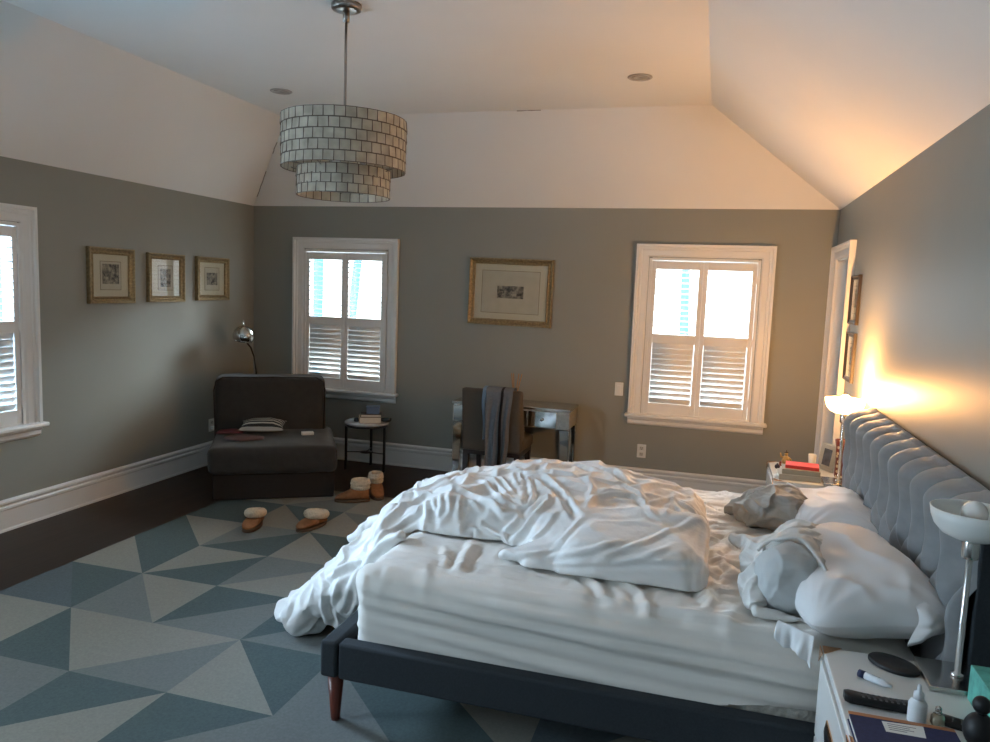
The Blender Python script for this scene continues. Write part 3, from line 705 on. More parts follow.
# ================================================================== floor lamp behind it
fl_ = empty('floor_lamp', (-4.135, 6.16, 0)); tag(fl_, 'chrome ball floor lamp standing behind the lounge chair', 'lamp')
m = MB(); m.lathe([(.12,.0),(.125,.006),(.12,.018),(.02,.024)], 32); m.build('base', M_black, fl_)
m = MB(); m.tube([(0,0,.02),(0,0,.85),(-.01,-.02,1.0),(-.02,-.06,1.09),(-.015,-.13,1.14)], .0085, 12); m.build('pole', mat('dark_bronze', (.03,.025,.02), rough=.3, metal=.8), fl_)
m = MB(); m.lathe([(.001,.092),(.04,.086),(.07,.066),(.09,.036),(.097,.0),(.092,-.03),(.080,-.055),(.074,-.055),(.086,-.03),(.091,0),(.084,.034),(.065,.06),(.037,.08),(.001,.086)], 36, Matrix.Translation((.0,-.20,1.205)) @ Matrix.Rotation(-.25,4,'X')); m.build('lamp_shade', mat('mirror_chrome', (.55,.55,.53), rough=.07, metal=1.0), fl_)
m = MB(); m.tube([(0,-.20,1.295),(0,-.205,1.335)], [.008,.005], 10); m.sphere((0,-.205,1.34), .008); m.build('finial', M_chrome, fl_)
# wall sockets and their flex
def outlet(loc, rz, lab, plug=False):
    r = empty('wall_outlet', loc, rz); tag(r, lab, 'outlet'); q = MB(); q.box((0,-.004,0),(.075,.007,.118), bevel=.003); q.build('cover_plate', M_trim, r)
    for zz in (-.026,.026):
        q = MB(); q.box((0,-.0085,zz),(.034,.003,.03), bevel=.001); s_ = q.build('socket', mat('ivory_plastic', (.55,.54,.5), rough=.5), r)
        q = MB(); q.box((-.007,-.0105,zz+.003),(.003,.002,.010)); q.box((.007,-.0105,zz+.003),(.003,.002,.010)); q.box((0,-.0105,zz-.009),(.006,.002,.005)); q.build('slot', M_black, s_)
    if plug:
        q = MB(); q.box((0,-.026,-.026),(.04,.032,.034), bevel=.005); q.build('plug', M_trim, r)
    return r
outlet((XL, 5.887, .363), PI/2, 'white wall outlet with a plug beside the lounge chair', True)
outlet((-.547, D, .364), 0, 'white wall outlet below the right window of the back wall')
m = MB(); m.tube([(XL+.045,5.887,.335),(XL+.08,5.88,.30),(XL+.10,5.92,.18),(XL+.12,6.0,.03),(XL+.2,6.05,.008),(-4.24,6.12,.007)], .004, 8)
tag(m.build('power_cord', M_black), 'thin dark cord hanging from the outlet beside the lounge chair', 'cord')
sw = empty('light_switch', (-.771, D, .892)); tag(sw, 'white light switch on the back wall left of the right window', 'switch')
m = MB(); m.box((0,-.004,0),(.072,.007,.116), bevel=.003); m.build('cover_plate', M_trim, sw); m = MB(); m.box((0,-.010,0),(.032,.006,.066), bevel=.002); m.build('rocker', M_trim, sw)

# ================================================================== round side table by the window
st = empty('side_table', (-3.03, 6.27, 0)); tag(st, 'small three legged round table between the lounge chair and the desk', 'table')
M_marble = mat('grey_marble', (.42,.45,.47), rough=.2, noise=(9,.35))
m = MB(); m.lathe([(.001,.440),(.20,.440),(.206,.445),(.206,.455),(.20,.460),(.001,.460)], 44); m.build('tabletop', M_marble, st)
m = MB(); m.lathe([(.178,.418),(.198,.418),(.198,.438),(.178,.438)], 44, closed=True); m.build('rim', M_black, st)
for a_ in (3.55, 6.17, 1.80):
    m = MB(); x, y = .188*math.cos(a_), .188*math.sin(a_); m.box((x,y,.2195),(.020,.020,.437), bevel=.002); m.build('leg', M_black, st)
m = MB(); m.lathe([(.06,.165),(.062,.168),(.060,.172)], 20); m.tube([(.188*math.cos(3.55),.188*math.sin(3.55),.17),(0,0,.17),(.188*math.cos(6.17),.188*math.sin(6.17),.17)], .005, 8); m.tube([(0,0,.17),(.188*math.cos(1.80),.188*math.sin(1.80),.17)], .005, 8); m.build('stretcher', M_black, st)
def book(loc, size, rz, cov, lab, pages=(.62,.58,.48), group=None, spine_x=True):
    r = empty('book', loc, rz); tag(r, lab, 'book', group); a_, b_, t_ = size
    q = MB(); q.b2((-a_/2,-b_/2,0),(a_/2,b_/2,.003)); q.b2((-a_/2,-b_/2,t_-.003),(a_/2,b_/2,t_)); q.b2((-a_/2,-b_/2,.003),(-a_/2+.004,b_/2,t_-.003)) if spine_x else q.b2((-a_/2,-b_/2,.003),(a_/2,-b_/2+.004,t_-.003)); q.build('cover', cov, r)
    q = MB(); q.b2((-a_/2+.005,-b_/2+.006,.0035),(a_/2-.006,b_/2-.006,t_-.0035)); q.build('pages', mat('aged_pages', pages, rough=.9, noise=(60,.08,(1,1,40))), r)
    return r
book((-2.985,6.235,.4605), (.20,.15,.055), .5, mat('tan_cover', (.30,.24,.15), rough=.7), 'thick tan book, lowest of the stack on the round table')
book((-2.975,6.235,.516), (.19,.14,.026), .45, mat('black_cover', (.02,.02,.022), rough=.6), 'black book lying under the blue box on the round table')
m = MB(); m.box((0,0,.033),(.115,.085,.064), bevel=.004); m.box((0,0,.063),(.121,.091,.012), bevel=.003)
o = m.build('keepsake_box', mat('slate_blue_box', (.11,.17,.27), rough=.55), None, (-2.955,6.235,.5425), .35); tag(o, 'small slate blue box topping the books on the round table', 'box')
m = MB(); m.lathe([(.001,.001),(.038,.001),(.048,.010),(.052,.028),(.048,.029),(.043,.012),(.034,.006),(.001,.006)], 28)
o = m.build('bowl', mat('dark_glazed_bowl', (.02,.03,.04), rough=.25), None, (-2.865,6.32,.4605)); tag(o, 'small dark bowl at the right rim of the round table', 'bowl')
m = MB(); m.lathe([(.001,.001),(.020,.001),(.022,.012),(.017,.03),(.020,.034),(.001,.036)], 20); o = m.build('candle_jar', mat('smoked_glass', (.06,.07,.08), rough=.15), None, (-3.105,6.20,.4605)); tag(o, 'tiny smoked glass jar left of the books on the round table', 'jar')

# ================================================================== mirrored desk
dk = empty('desk', (-1.66, 6.34, 0)); tag(dk, 'mirrored writing desk against the back wall between the two windows', 'desk')
dx0, dx1, dy0, dy1, dz = -.500, .545, -.195, .195, .735
m = MB(); m.b2((dx0,dy0,dz-.022),(dx1,dy1,dz), bevel=.003); m.build('top', mat('antique_mirror', (.55,.56,.54), rough=.12, metal=.9, noise=(8,.1)), dk)
M_silver = mat('silver_leaf_edge', (.50,.49,.45), rough=.35, metal=.8, noise=(40,.15))
m = MB(); m.b2((dx0+.014,dy0+.012,dz-.175),(dx1-.014,dy1-.008,dz-.023)); m.build('apron', M_silver, dk)
for a_, b_ in ((-.485,-.185),(-.175,.175),(.185,.43)):
    m = MB(); m.b2((a_,dy0+.002,dz-.168),(b_,dy0+.012,dz-.032), bevel=.004); dr = m.build('drawer', M_mirror, dk)
    m = MB(); m.sphere(((a_+b_)/2,dy0-.014,dz-.10),.013); m.tube([((a_+b_)/2,dy0-.012,dz-.10),((a_+b_)/2,dy0+.003,dz-.10)],.005,8); m.build('knob', M_chrome, dr)
for sx in (-1,1):
    for sy in (-1,1):
        x = sx*.497+(.045 if sx < 0 else 0); y = sy*.150; m = MB()
        V = [(x-.043,y-.036,dz-.18),(x+.043,y-.036,dz-.18),(x+.043,y+.036,dz-.18),(x-.043,y+.036,dz-.18),(x-.026+sx*.012,y-.02,.001),(x+.026+sx*.012,y-.02,.001),(x+.026+sx*.012,y+.02,.001),(x-.026+sx*.012,y+.02,.001)]
        m._add(V, [(0,1,2,3),(7,6,5,4),(0,4,5,1),(1,5,6,2),(2,6,7,3),(3,7,4,0)]); bmesh.ops.bevel(m.bm, geom=list(m.bm.edges), offset=.003, segments=1, affect='EDGES')
        lg = m.build('leg', M_mirror, dk)
        if sy < 0:
            m = MB(); m.box((x,y-.0385,dz-.105),(.084,.006,.135), bevel=.002); m.build('corner_block', M_silver, lg)
# reed diffuser and a dried plume on the desk
rd = empty('reed_diffuser', (-1.66,6.37,dz)); tag(rd, 'reed diffuser with tan sticks on the mirrored desk behind the chair', 'diffuser')
m = MB(); m.lathe([(.001,.001),(.03,.001),(.032,.02),(.03,.06),(.014,.075),(.013,.09),(.010,.09),(.010,.076)], 20); m.build('bottle', mat('amber_glass', (.22,.12,.05), rough=.1, coat=.4), rd)
for k, (ax_, ay_) in enumerate(((-.12,.02),(-.05,-.02),(.10,.03),(.2,.0))):
    m = MB(); m.tube([(0,0,.012),(ax_*.12,ay_*.1,.09),(ax_*.3,ay_*.3,.25)], .0042, 6); m.build('reed', mat('tan_reed', (.40,.19,.07), rough=.8), rd)

# ================================================================== upholstered chair at the desk
M_taupe = mat('taupe_linen', (.082,.070,.056), rough=.92, noise=(140,.15), bump=(700,.3,.001))
dc = empty('dining_chair', (-1.725, 5.90, 0)); tag(dc, 'taupe upholstered chair with dark legs turned to the mirrored desk', 'chair')
V, F = rbox((-.255,0,.370),(.255,.085,.895), .016, .02); V[:,1] += -.05*np.clip((V[:,2]-.45)/.45,0,1)
mesh_np('backrest', V, F, M_taupe, dc)
V, F = rbox((-.262,.086,.372),(.262,.445,.475), .03, .022); N = vnormals(V, F); V = V+N*(.012*np.clip(1-(V[:,0]/.26)**4,0,1)*(N[:,2] > .8))[:,None]; mesh_np('seat', V, F, M_taupe, dc)
# side gusset that widens from back to seat
m = MB()
for s in (-1,1): m.prism([(.075,.46),(.16,.46),(.082,.76),(.04,.80)], 0, s*.236-.012, s*.236+.012)
m.build('side_gusset', M_taupe, dc)
m = MB(); m.b2((-.245,.012,.335),(.245,.432,.371), bevel=.003); m.build('seat_frame', M_darkwood, dc)
for x in (-.222,.222):
    for y, lean in ((.035,-.05),(.405,.0)):
        m = MB(); V = [(x-.023,y-.023,.336),(x+.023,y-.023,.336),(x+.023,y+.023,.336),(x-.023,y+.023,.336),(x-.014,y-.014+lean,.001),(x+.014,y-.014+lean,.001),(x+.014,y+.014+lean,.001),(x-.014,y+.014+lean,.001)]
        m._add(V, [(0,1,2,3),(7,6,5,4),(0,4,5,1),(1,5,6,2),(2,6,7,3),(3,7,4,0)]); m.build('leg', M_darkwood, dc)
# trousers thrown over the chair back
M_trs = mat('grey_knit', (.135,.150,.168), rough=.95, noise=(40,.12), bump=(500,.4,.001)); M_blk = mat('black_stripe_cloth', (.012,.012,.015), rough=.9); M_lbl = mat('light_blue_lining', (.20,.30,.42), rough=.9)
tr = empty('trousers', (-1.725, 5.90, 0)); tag(tr, 'grey trousers with a black side stripe hung over the desk chair back', 'clothing')
def strip(name, xs_top, xs_bot, zb, m, yo=.0, seed=0, front=.30, thick=.014):
    """cloth folded over the top of the back: down the camera side to zb and down the seat side to .895-front"""
    pth = []
    for t in np.linspace(0,1,26): pth.append((-.058-yo+.05*min(1,t*1.0)-.012*t, zb+(.888-zb)*t, 1-t))
    pth = [(-.068-yo+.050*(1-(p[1]-.45)/.45 if p[1] > .45 else 1), p[1], p[2]) for p in pth]
    for a_ in np.linspace(0,PI,8): pth.append((-.008-(.058+yo)*math.cos(a_), .892+.030*math.sin(a_), 0))
    for t in np.linspace(0.1,1,9): pth.append((.046+yo, .892-front*t, 0))
    n_ = len(pth); mm = 13; V = []
    for side in (0, 1):
        for i, (y, z, s) in enumerate(pth):
            for k in range(mm):
                t = k/(mm-1); a0 = xs_top[0]+(xs_bot[0]-xs_top[0])*s; a1 = xs_top[1]+(xs_bot[1]-xs_top[1])*s
                w = .011*math.sin(t*9+seed+s*2.2)*min(1,s*4)+.004*math.sin(t*23+s*9+seed)*min(1,s*4); e = abs(2*t-1)**4
                V.append((a0+(a1-a0)*t+.004*math.sin(s*9+seed), y-w-.012*min(1,s*4)+(thick*(.5-.45*e) if side else 0)*(1 if s > 0 or y < 0 else -1)*1.0, z))
    idx = np.arange(2*n_*mm).reshape(2,n_,mm); F = []
    for i in range(n_-1):
        for k in range(mm-1):
            F.append([idx[0,i,k],idx[0,i,k+1],idx[0,i+1,k+1],idx[0,i+1,k]]); F.append([idx[1,i,k],idx[1,i+1,k],idx[1,i+1,k+1],idx[1,i,k+1]])
        F.append([idx[0,i,0],idx[0,i+1,0],idx[1,i+1,0],idx[1,i,0]]); F.append([idx[0,i,mm-1],idx[1,i,mm-1],idx[1,i+1,mm-1],idx[0,i+1,mm-1]])
    for i in (0, n_-1):
        for k in range(mm-1): F.append([idx[0,i,k],idx[1,i,k],idx[1,i,k+1],idx[0,i,k+1]])
    mesh_np(name, V, F, m, tr)
strip('trouser_leg', (-.035,.095), (-.035,.070), .22, M_trs, .012, .3)
strip('trouser_leg', (.112,.190), (.085,.135), .16, M_trs, .010, 1.7)
strip('side_stripe', (.093,.114), (.066,.088), .18, M_blk, .014, .9)
strip('lining', (-.065,-.033), (-.060,-.038), .48, M_lbl, .008, 2.2)

# ================================================================== framed prints
def engraving(seed, col):
    m = bpy.data.materials.new('engraving_%d' % seed); m.use_nodes = True; nt = m.node_tree; b = nt.nodes['Principled BSDF']; b.inputs['Roughness'].default_value = .8
    tc = nt.nodes.new('ShaderNodeTexCoord'); mp = nt.nodes.new('ShaderNodeMapping'); mp.inputs['Location'].default_value = (seed*3.7,seed,0); nt.links.new(tc.outputs['Object'], mp.inputs[0])
    n = nt.nodes.new('ShaderNodeTexNoise'); n.inputs['Scale'].default_value = 26; n.inputs['Detail'].default_value = 8; n.inputs['Roughness'].default_value = .75; nt.links.new(mp.outputs[0], n.inputs['Vector'])
    r = nt.nodes.new('ShaderNodeValToRGB'); r.color_ramp.elements[0].position = .40; r.color_ramp.elements[0].color = (.03,.03,.03,1); r.color_ramp.elements[1].position = .62; r.color_ramp.elements[1].color = (*col,1)
    nt.links.new(n.outputs[0], r.inputs[0]); nt.links.new(r.outputs[0], b.inputs['Base Color']); return m
M_mount = mat('cream_mount_board', (.56,.50,.38), rough=.85); M_print = mat('aged_print_paper', (.50,.44,.35), rough=.85, noise=(12,.06)); M_line = mat('brown_ink_line', (.10,.07,.045), rough=.8)
def picture(loc, rz, w, h, fw, lab, group, mount, pic, seed, tilt=0.0, glassy=True, fm=M_gold, ornate=True, lean=0.0, deep=1.0):
    """frame w x h, its back on the wall (local y = 0), face at -y; mount = print window half sizes, pic = engraving half sizes"""
    r = empty('framed_print', loc, rz); r.rotation_euler = (lean, tilt, rz); tag(r, lab, 'picture', group)
    pr = [(0,0),(0,-.012),(.10,-.020),(.22,-.020),(.35,-.014),(.55,-.019),(.78,-.034),(.92,-.034),(1.0,-.026),(1.0,0)]     # inner -> outer
    V, F = [], []; k = len(pr)
    for sx, sz in ((-1,-1),(1,-1),(1,1),(-1,1)):
        for t, y in pr: V.append((sx*(w/2-fw+fw*t), y*deep, sz*(h/2-fw+fw*t)))
    for c in range(4):
        e_ = (c+1) % 4
        for i in range(k):
            j = (i+1) % k; F.append((c*k+i, e_*k+i, e_*k+j, c*k+j))
    q = MB(); q._add(V, F); fr = q.build('frame', fm, r)
    if ornate:
        q = MB(); st_ = .014
        for s in (-1,1):
            nn = int((w-fw)/st_)
            for i in range(nn): q.sphere((-(w-fw)/2+(i+.5)*(w-fw)/nn, -.020, s*(h/2-fw*.83)), (.005,.004,.0045), 6, 4)
            nn = int((h-fw)/st_)
            for i in range(nn): q.sphere((s*(w/2-fw*.83), -.020, -(h-fw)/2+(i+.5)*(h-fw)/nn), (.0045,.004,.005), 6, 4)
        q.build('beading', fm, fr)
    q = MB(); q.b2((-w/2+fw*.9,-.006,-h/2+fw*.9),(w/2-fw*.9,-.001,h/2-fw*.9)); q.build('mount', M_mount, r)
    a_, b_ = mount
    q = MB()
    for lo, hi in (((-a_-.003,-.0072,-b_-.003),(a_+.003,-.0062,-b_)),((-a_-.003,-.0072,b_),(a_+.003,-.0062,b_+.003)),((-a_-.003,-.0072,-b_),(-a_,-.0062,b_)),((a_,-.0072,-b_),(a_+.003,-.0062,b_))): q.b2(lo, hi)
    q.build('ink_border', M_line, r)
    q = MB(); q.b2((-a_,-.0070,-b_),(a_,-.0062,b_)); pp = q.build('print', M_print, r)
    q = MB(); q.b2((-pic[0],-.0078,-pic[1]+pic[2]),(pic[0],-.0071,pic[1]+pic[2])); q.build('engraving', engraving(seed, (.40,.35,.28)), pp)
    if glassy:
        q = MB(); q.b2((-w/2+fw*.95,-.0108,-h/2+fw*.95),(w/2-fw*.95,-.0095,h/2-fw*.95)); q.build('glazing', M_glass, r)
    return r
GP = 'gilt framed prints hung in a row on the left wall'
picture((XL+.001,4.700,1.708), PI/2, .452,.418,.052, 'gilt framed print on the left wall, the one closest to the left window', GP, (.10,.105), (.082,.075,.012), 1)
picture((XL+.001,5.293,1.706), PI/2, .432,.398,.048, 'gilt framed print reflecting the window in its glass, middle of the left wall row', GP, (.085,.10), (.06,.075,.0), 2)
picture((XL+.001,5.898,1.711), PI/2, .452,.388,.050, 'gilt framed print on the left wall above the ball floor lamp', GP, (.10,.10), (.075,.055,.0), 3)
picture((-1.784,D-.001,1.692), 0, .775,.598,.054, 'wide gilt framed print on the back wall above the mirrored desk', None, (.265,.187), (.122,.055,.0), 4, tilt=.012)
GR = 'framed prints hung one above the other beside the door'
picture((XR-.001,5.49,1.735), -PI/2, .30,.325,.03, 'small framed print on the right wall, the upper of two by the door', GR, (.07,.09), (.055,.06,.01), 5, fm=mat('dark_walnut_frame', (.035,.025,.018), rough=.45), ornate=False, deep=.6)
picture((XR-.001,5.49,1.355), -PI/2, .30,.325,.03, 'small framed print on the right wall, the lower of two by the door', GR, (.07,.09), (.055,.06,.01), 6, fm=mat('dark_walnut_frame', (.035,.025,.018), rough=.45), ornate=False, deep=.6)

# ================================================================== slippers and boots
M_suede = mat('tan_suede', (.26,.115,.048), rough=.95, noise=(30,.2), bump=(300,.4,.001)); M_fleece = mat('cream_fleece', (.62,.53,.40), rough=1, noise=(60,.15), bump=(90,1.0,.012)); M_sole = mat('brown_rubber_sole', (.10,.06,.035), rough=.8)
def shoe_outline(L, Wd, n=40, grow=0.0):
    P = []
    for k in range(n):
        t = 2*PI*k/n; x = math.cos(t); y = math.sin(t)
        w = Wd/2*(1.0-.22*(x < 0)*abs(x)+.06*x); P.append((L/2*x*(1+grow/L*2), (w+grow)*np.sign(y)*abs(y)**.8))
    return P
def footwear(name, loc, rz, lab, cat, group, boot=False):
    r = empty(name, loc, rz); tag(r, lab, cat, group); L, Wd = .27, .105
    q = MB(); q.prism(shoe_outline(L, Wd, grow=.004), 2, .0005, .020, smooth=True); q.build('sole', M_sole, r)
    # upper: toe box over the front 60 % (x towards the toe), lofted cross-sections
    def loft(secs, n=20):
        V, F = [], []
        for x, w, z0, z1, pw in secs:
            for k in range(n):
                a_ = 2*PI*k/n; cy = math.cos(a_); sz = math.sin(a_)
                V.append((x, w/2*np.sign(cy)*abs(cy)**pw, (z0+z1)/2+(z1-z0)/2*np.sign(sz)*abs(sz)**pw))
        for i in range(len(secs)-1):
            for k in range(n):
                l = (k+1) % n; F.append([i*n+k, i*n+l, (i+1)*n+l, (i+1)*n+k])
        b0 = len(V); V.append((secs[0][0], 0, (secs[0][2]+secs[0][3])/2)); V.append((secs[-1][0], 0, (secs[-1][2]+secs[-1][3])/2))
        for k in range(n):
            l = (k+1) % n; F.append([b0, l, k, k]); F.append([b0+1, (len(secs)-1)*n+k, (len(secs)-1)*n+l, (len(secs)-1)*n+l])
        return V, [list(dict.fromkeys(f_)) for f_ in F]
    if not boot:
        V, F = loft([(-.02,.100,.019,.072,.7),(.02,.106,.019,.074,.7),(.06,.106,.019,.066,.75),(.095,.096,.019,.054,.8),(.120,.070,.020,.042,.85),(.133,.030,.021,.032,1)])
        mesh_np('upper', V, F, M_suede, r)
        V, F = loft([(-.130,.045,.021,.030,1),(-.115,.080,.020,.046,.9),(-.075,.096,.020,.054,.85),(-.04,.102,.020,.068,.8),(-.021,.103,.020,.074,.8)]); mesh_np('heel_upper', V, F, M_suede, r)
        q = MB(); pts = []
        for k in range(27):
            a_ = 2*PI*k/24; x = -.045+.074*math.cos(a_); y = .043*math.sin(a_); pts.append((x, y, .070+.026*(x+.13)/.13))
        q.tube(pts, .031, 10, cap=False); q.sphere((-.05,0,.066),(.064,.038,.026)); o = q.build('fleece_cuff', M_fleece, r)
    else:
        V, F = loft([(-.130,.050,.020,.10,.9),(-.115,.086,.020,.115,.75),(-.06,.098,.020,.118,.7),(-.005,.102,.020,.112,.7),(.03,.106,.020,.086,.7),(.07,.106,.020,.066,.75),(.10,.094,.020,.055,.8),(.122,.066,.020,.043,.85),(.134,.03,.021,.032,1)])
        mesh_np('upper', V, F, M_suede, r)
        q = MB(); pts = []
        for zz, rr in ((.118,.020),(.145,.022),(.165,.018)):
            pts = [(-.062+.058*math.cos(2*PI*k/24), .043*math.sin(2*PI*k/24), zz) for k in range(27)]; q.tube(pts, rr, 10, cap=False)
        q.sphere((-.062,0,.13),(.05,.034,.03)); q.build('fleece_cuff', M_fleece, r)
    return r
GS = 'tan suede fleece lined footwear on the rug'
footwear('slipper', (-3.00,4.44,RUGZ), math.atan2(-.95,.25), 'tan fleece lined slipper on the rug, the one pointing at the camera', 'slipper', GS)
footwear('slipper', (-2.625,4.585,RUGZ), math.radians(-104), 'tan fleece lined slipper on the rug, turned sideways right of its pair', 'slipper', GS)
footwear('ankle_boot', (-2.665,5.275,RUGZ), math.radians(205), 'tan fleece cuffed ankle boot in front of its pair beside the lounge chair', 'boot', GS, True)
footwear('ankle_boot', (-2.555,5.485,RUGZ), math.radians(-58), 'tan fleece cuffed ankle boot partly hidden behind the other boot', 'boot', GS, True)
# ================================================================== capiz chandelier
CX, CY = -1.965, 3.725
ch = empty('chandelier', (CX, CY, 2.20)); tag(ch, 'two tiered drum chandelier of white shell squares hanging from the flat ceiling', 'chandelier')
def chp(o): o.parent = ch; o.matrix_parent_inverse = Matrix.Translation((-CX,-CY,-2.20)); return o
M_nick = mat('aged_nickel', (.36,.33,.30), rough=.3, metal=1.0)
m = MB(); m.lathe([(.001,HC-.034),(.05,HC-.033),(.076,HC-.028),(.078,HC-.022),(.078,HC-.001),(.001,HC-.001)], 36); o = m.build('canopy', M_nick, loc=(CX,CY,0)); chp(o)
m = MB(); m.lathe([(.018,HC-.09),(.018,HC-.034)],16); m.lathe([(.007,2.40),(.007,HC-.05)],14); o = m.build('rod', M_nick, loc=(CX,CY,0)); chp(o)
M_shell = bpy.data.materials.new('capiz_shell'); M_shell.use_nodes = True
nt = M_shell.node_tree; b = nt.nodes['Principled BSDF']; b.inputs['Roughness'].default_value = .35
tc = nt.nodes.new('ShaderNodeTexCoord'); oi = nt.nodes.new('ShaderNodeObjectInfo'); vm = nt.nodes.new('ShaderNodeVectorMath'); vm.operation = 'ADD'
nt.links.new(tc.outputs['Object'], vm.inputs[0]); nt.links.new(oi.outputs['Location'], vm.inputs[1])
n_ = nt.nodes.new('ShaderNodeTexNoise'); n_.inputs['Scale'].default_value = 14; n_.inputs['Detail'].default_value = 4; nt.links.new(vm.outputs[0], n_.inputs['Vector'])
rp = nt.nodes.new('ShaderNodeValToRGB'); rp.color_ramp.elements[0].position = .3; rp.color_ramp.elements[0].color = (.52,.47,.38,1); rp.color_ramp.elements[1].position = .7; rp.color_ramp.elements[1].color = (.78,.73,.62,1)
nt.links.new(n_.outputs[0], rp.inputs[0]); nt.links.new(rp.outputs[0], b.inputs['Base Color'])
tl = nt.nodes.new('ShaderNodeBsdfTranslucent'); nt.links.new(rp.outputs[0], tl.inputs[0]); mx = nt.nodes.new('ShaderNodeMixShader'); mx.inputs[0].default_value = .45
nt.links.new(b.outputs[0], mx.inputs[1]); nt.links.new(tl.outputs[0], mx.inputs[2]); nt.links.new(mx.outputs[0], nt.nodes['Material Output'].inputs[0])
M_came = mat('dark_brass_edging', (.16,.125,.095), rough=.5, metal=.3)
def shell_bm(q, M=None):
    a_, h_ = .0277, .0268
    q.mi = 0; q.box((0,0,0),(2*a_-.002,.0022,2*h_-.002), M)
    q.mi = 1
    for lo, hi in (((-a_,-.0024,-h_),(-a_+.0026,.0024,h_)),((a_-.0026,-.0024,-h_),(a_,.0024,h_)),((-a_,-.0024,-h_),(a_,.0024,-h_+.0026)),((-a_,-.0024,h_-.0026),(a_,.0024,h_))): q.b2(lo, hi, M)
q = MB(); shell_bm(q); proto = q.build('shell_panel', [M_shell, M_came], ch); tile_me = proto.data
R1, R2 = .328, .245; rows = []
for k in range(5): rows.append((R1-.001*k, 2.557-.0530*k, 38, k))
for k in range(3): rows.append((R2-.001*k, 2.296-.0460*k, 28, k))
tiles = []
cam_dir = math.atan2(-CY, -CX)
for R_, z, n_, k in rows:
    for i in range(n_):
        a_ = 2*PI*(i+.5*(k % 2))/n_
        jit = random.uniform(-.004,.004)
        M = Matrix.Translation((R_*math.cos(a_), R_*math.sin(a_), z-2.20)) @ Matrix.Rotation(a_+PI/2+jit*6, 4, 'Z') @ Matrix.Rotation(random.uniform(-.10,.02), 4, 'X') @ Matrix.Rotation(jit*6, 4, 'Y')
        tiles.append((math.cos(a_-cam_dir)*R_+.02*(k == 0), M))
tiles.sort(key=lambda t: -t[0])
for k, (s, M) in enumerate(tiles[:100]):
    o = proto if k == 0 else proto.copy()
    if k: COL.objects.link(o); o.parent = ch
    o.matrix_local = M
q = MB()
for s, M in tiles[100:]: shell_bm(q, M)
o = q.build('shell_panels', [M_shell, M_came], ch); o['kind'] = 'stuff'
q = MB()
for R_, z, n_, k in rows: q.tube([(CX+(R_-.006)*math.cos(2*PI*i/48), CY+(R_-.006)*math.sin(2*PI*i/48), z+.026) for i in range(49)], .003, 6, cap=False)
for a_ in (0, PI/2, PI, PI*1.5):
    q.tube([(CX,CY,2.46),(CX+R1*.98*math.cos(a_),CY+R1*.98*math.sin(a_),2.575)], .004, 6)
    q.tube([(CX+R2*.98*math.cos(a_),CY+R2*.98*math.sin(a_),2.31),(CX+R1*.98*math.cos(a_),CY+R1*.98*math.sin(a_),2.34)], .003, 6)
chp(q.build('hoop_frame', M_nick))
for a_ in (.6, 2.7, 4.8):
    q = MB(); x, y = CX+.10*math.cos(a_), CY+.10*math.sin(a_); q.tube([(CX,CY,2.45),(x,y,2.44),(x,y,2.40)], .007, 8); q.lathe([(.015,2.36),(.016,2.40)], 14, Matrix.Translation((x,y,0))); arm = chp(q.build('socket_arm', M_nick))
    q = MB(); q.sphere((x,y,2.325),(.03,.03,.04)); o = q.build('bulb', M_bulb); o.parent = arm; o.matrix_parent_inverse = arm.matrix_parent_inverse @ Matrix.Identity(4); o.matrix_parent_inverse = Matrix.Translation((0,0,0))
    o.matrix_parent_inverse = (ch.matrix_basis @ arm.matrix_parent_inverse @ arm.matrix_basis).inverted()

# recessed ceiling lights
def downlight(loc, lab):
    r = empty('recessed_light', loc); tag(r, lab, 'ceiling light', 'recessed ceiling lights')
    q = MB(); q.lathe([(.060,-.0005),(.082,-.001),(.084,-.005),(.078,-.009),(.060,-.006)], 36, closed=True); q.build('trim_ring', mat('grey_trim_ring', (.42,.40,.37), rough=.4), r)
    q = MB(); q.lathe([(.058,-.0008),(.058,-.005),(.001,-.003),(.001,-.0008)], 32); q.build('lens', mat('dim_lens', (.30,.28,.25), rough=.3), r)
    return r
downlight((-3.325,5.27,HC), 'small round recessed light in the ceiling left of the chandelier')
downlight((-.598,5.29,HC), 'small round recessed light in the ceiling right of the chandelier')

# ================================================================== things on the near nightstand
m = MB(); n = 40
pr = lambda s, z: [(.074*s*math.cos(2*PI*k/n), .050*s*math.sin(2*PI*k/n), z) for k in range(n)]
V = pr(.94,.0005)+pr(1,.004)+pr(1,.011)+pr(.94,.015)+pr(.5,.0155)
F = [tuple(reversed(range(n)))]+[(r*n+k, r*n+(k+1)%n, (r+1)*n+(k+1)%n, (r+1)*n+k) for r in range(4) for k in range(n)]+[tuple(4*n+k for k in range(n))]
m._add(V, F, True); o = m.build('charging_pad', mat('black_soft_plastic', (.012,.012,.013), rough=.45), None, (.580,2.417,NT), math.radians(-38)); tag(o, 'oval black charging pad on the near nightstand by the lamp base', 'charger')
vt = empty('marker', (.506,2.287,NT+.0115), math.atan2(-.055,.075)); tag(vt, 'short white marker with a dark blue cap lying on the near nightstand', 'pen')
RX = Matrix.Rotation(PI/2, 4, 'Y')
m = MB(); m.lathe([(.001,-.030),(.0105,-.029),(.0105,.026),(.007,.034),(.005,.046),(.001,.047)], 18, RX); m.build('barrel', mat('milky_plastic', (.62,.64,.66), rough=.35), vt)
m = MB(); m.lathe([(.001,-.048),(.011,-.0475),(.0112,-.030),(.001,-.0295)], 18, RX); m.build('cap', mat('navy_plastic', (.008,.012,.05), rough=.4), vt)
m = MB()
for k in range(3): m.box((.002, -.004+.004*k, .0107-.0008*abs(k-1)*2), (.030-.006*k,.0014,.0006))
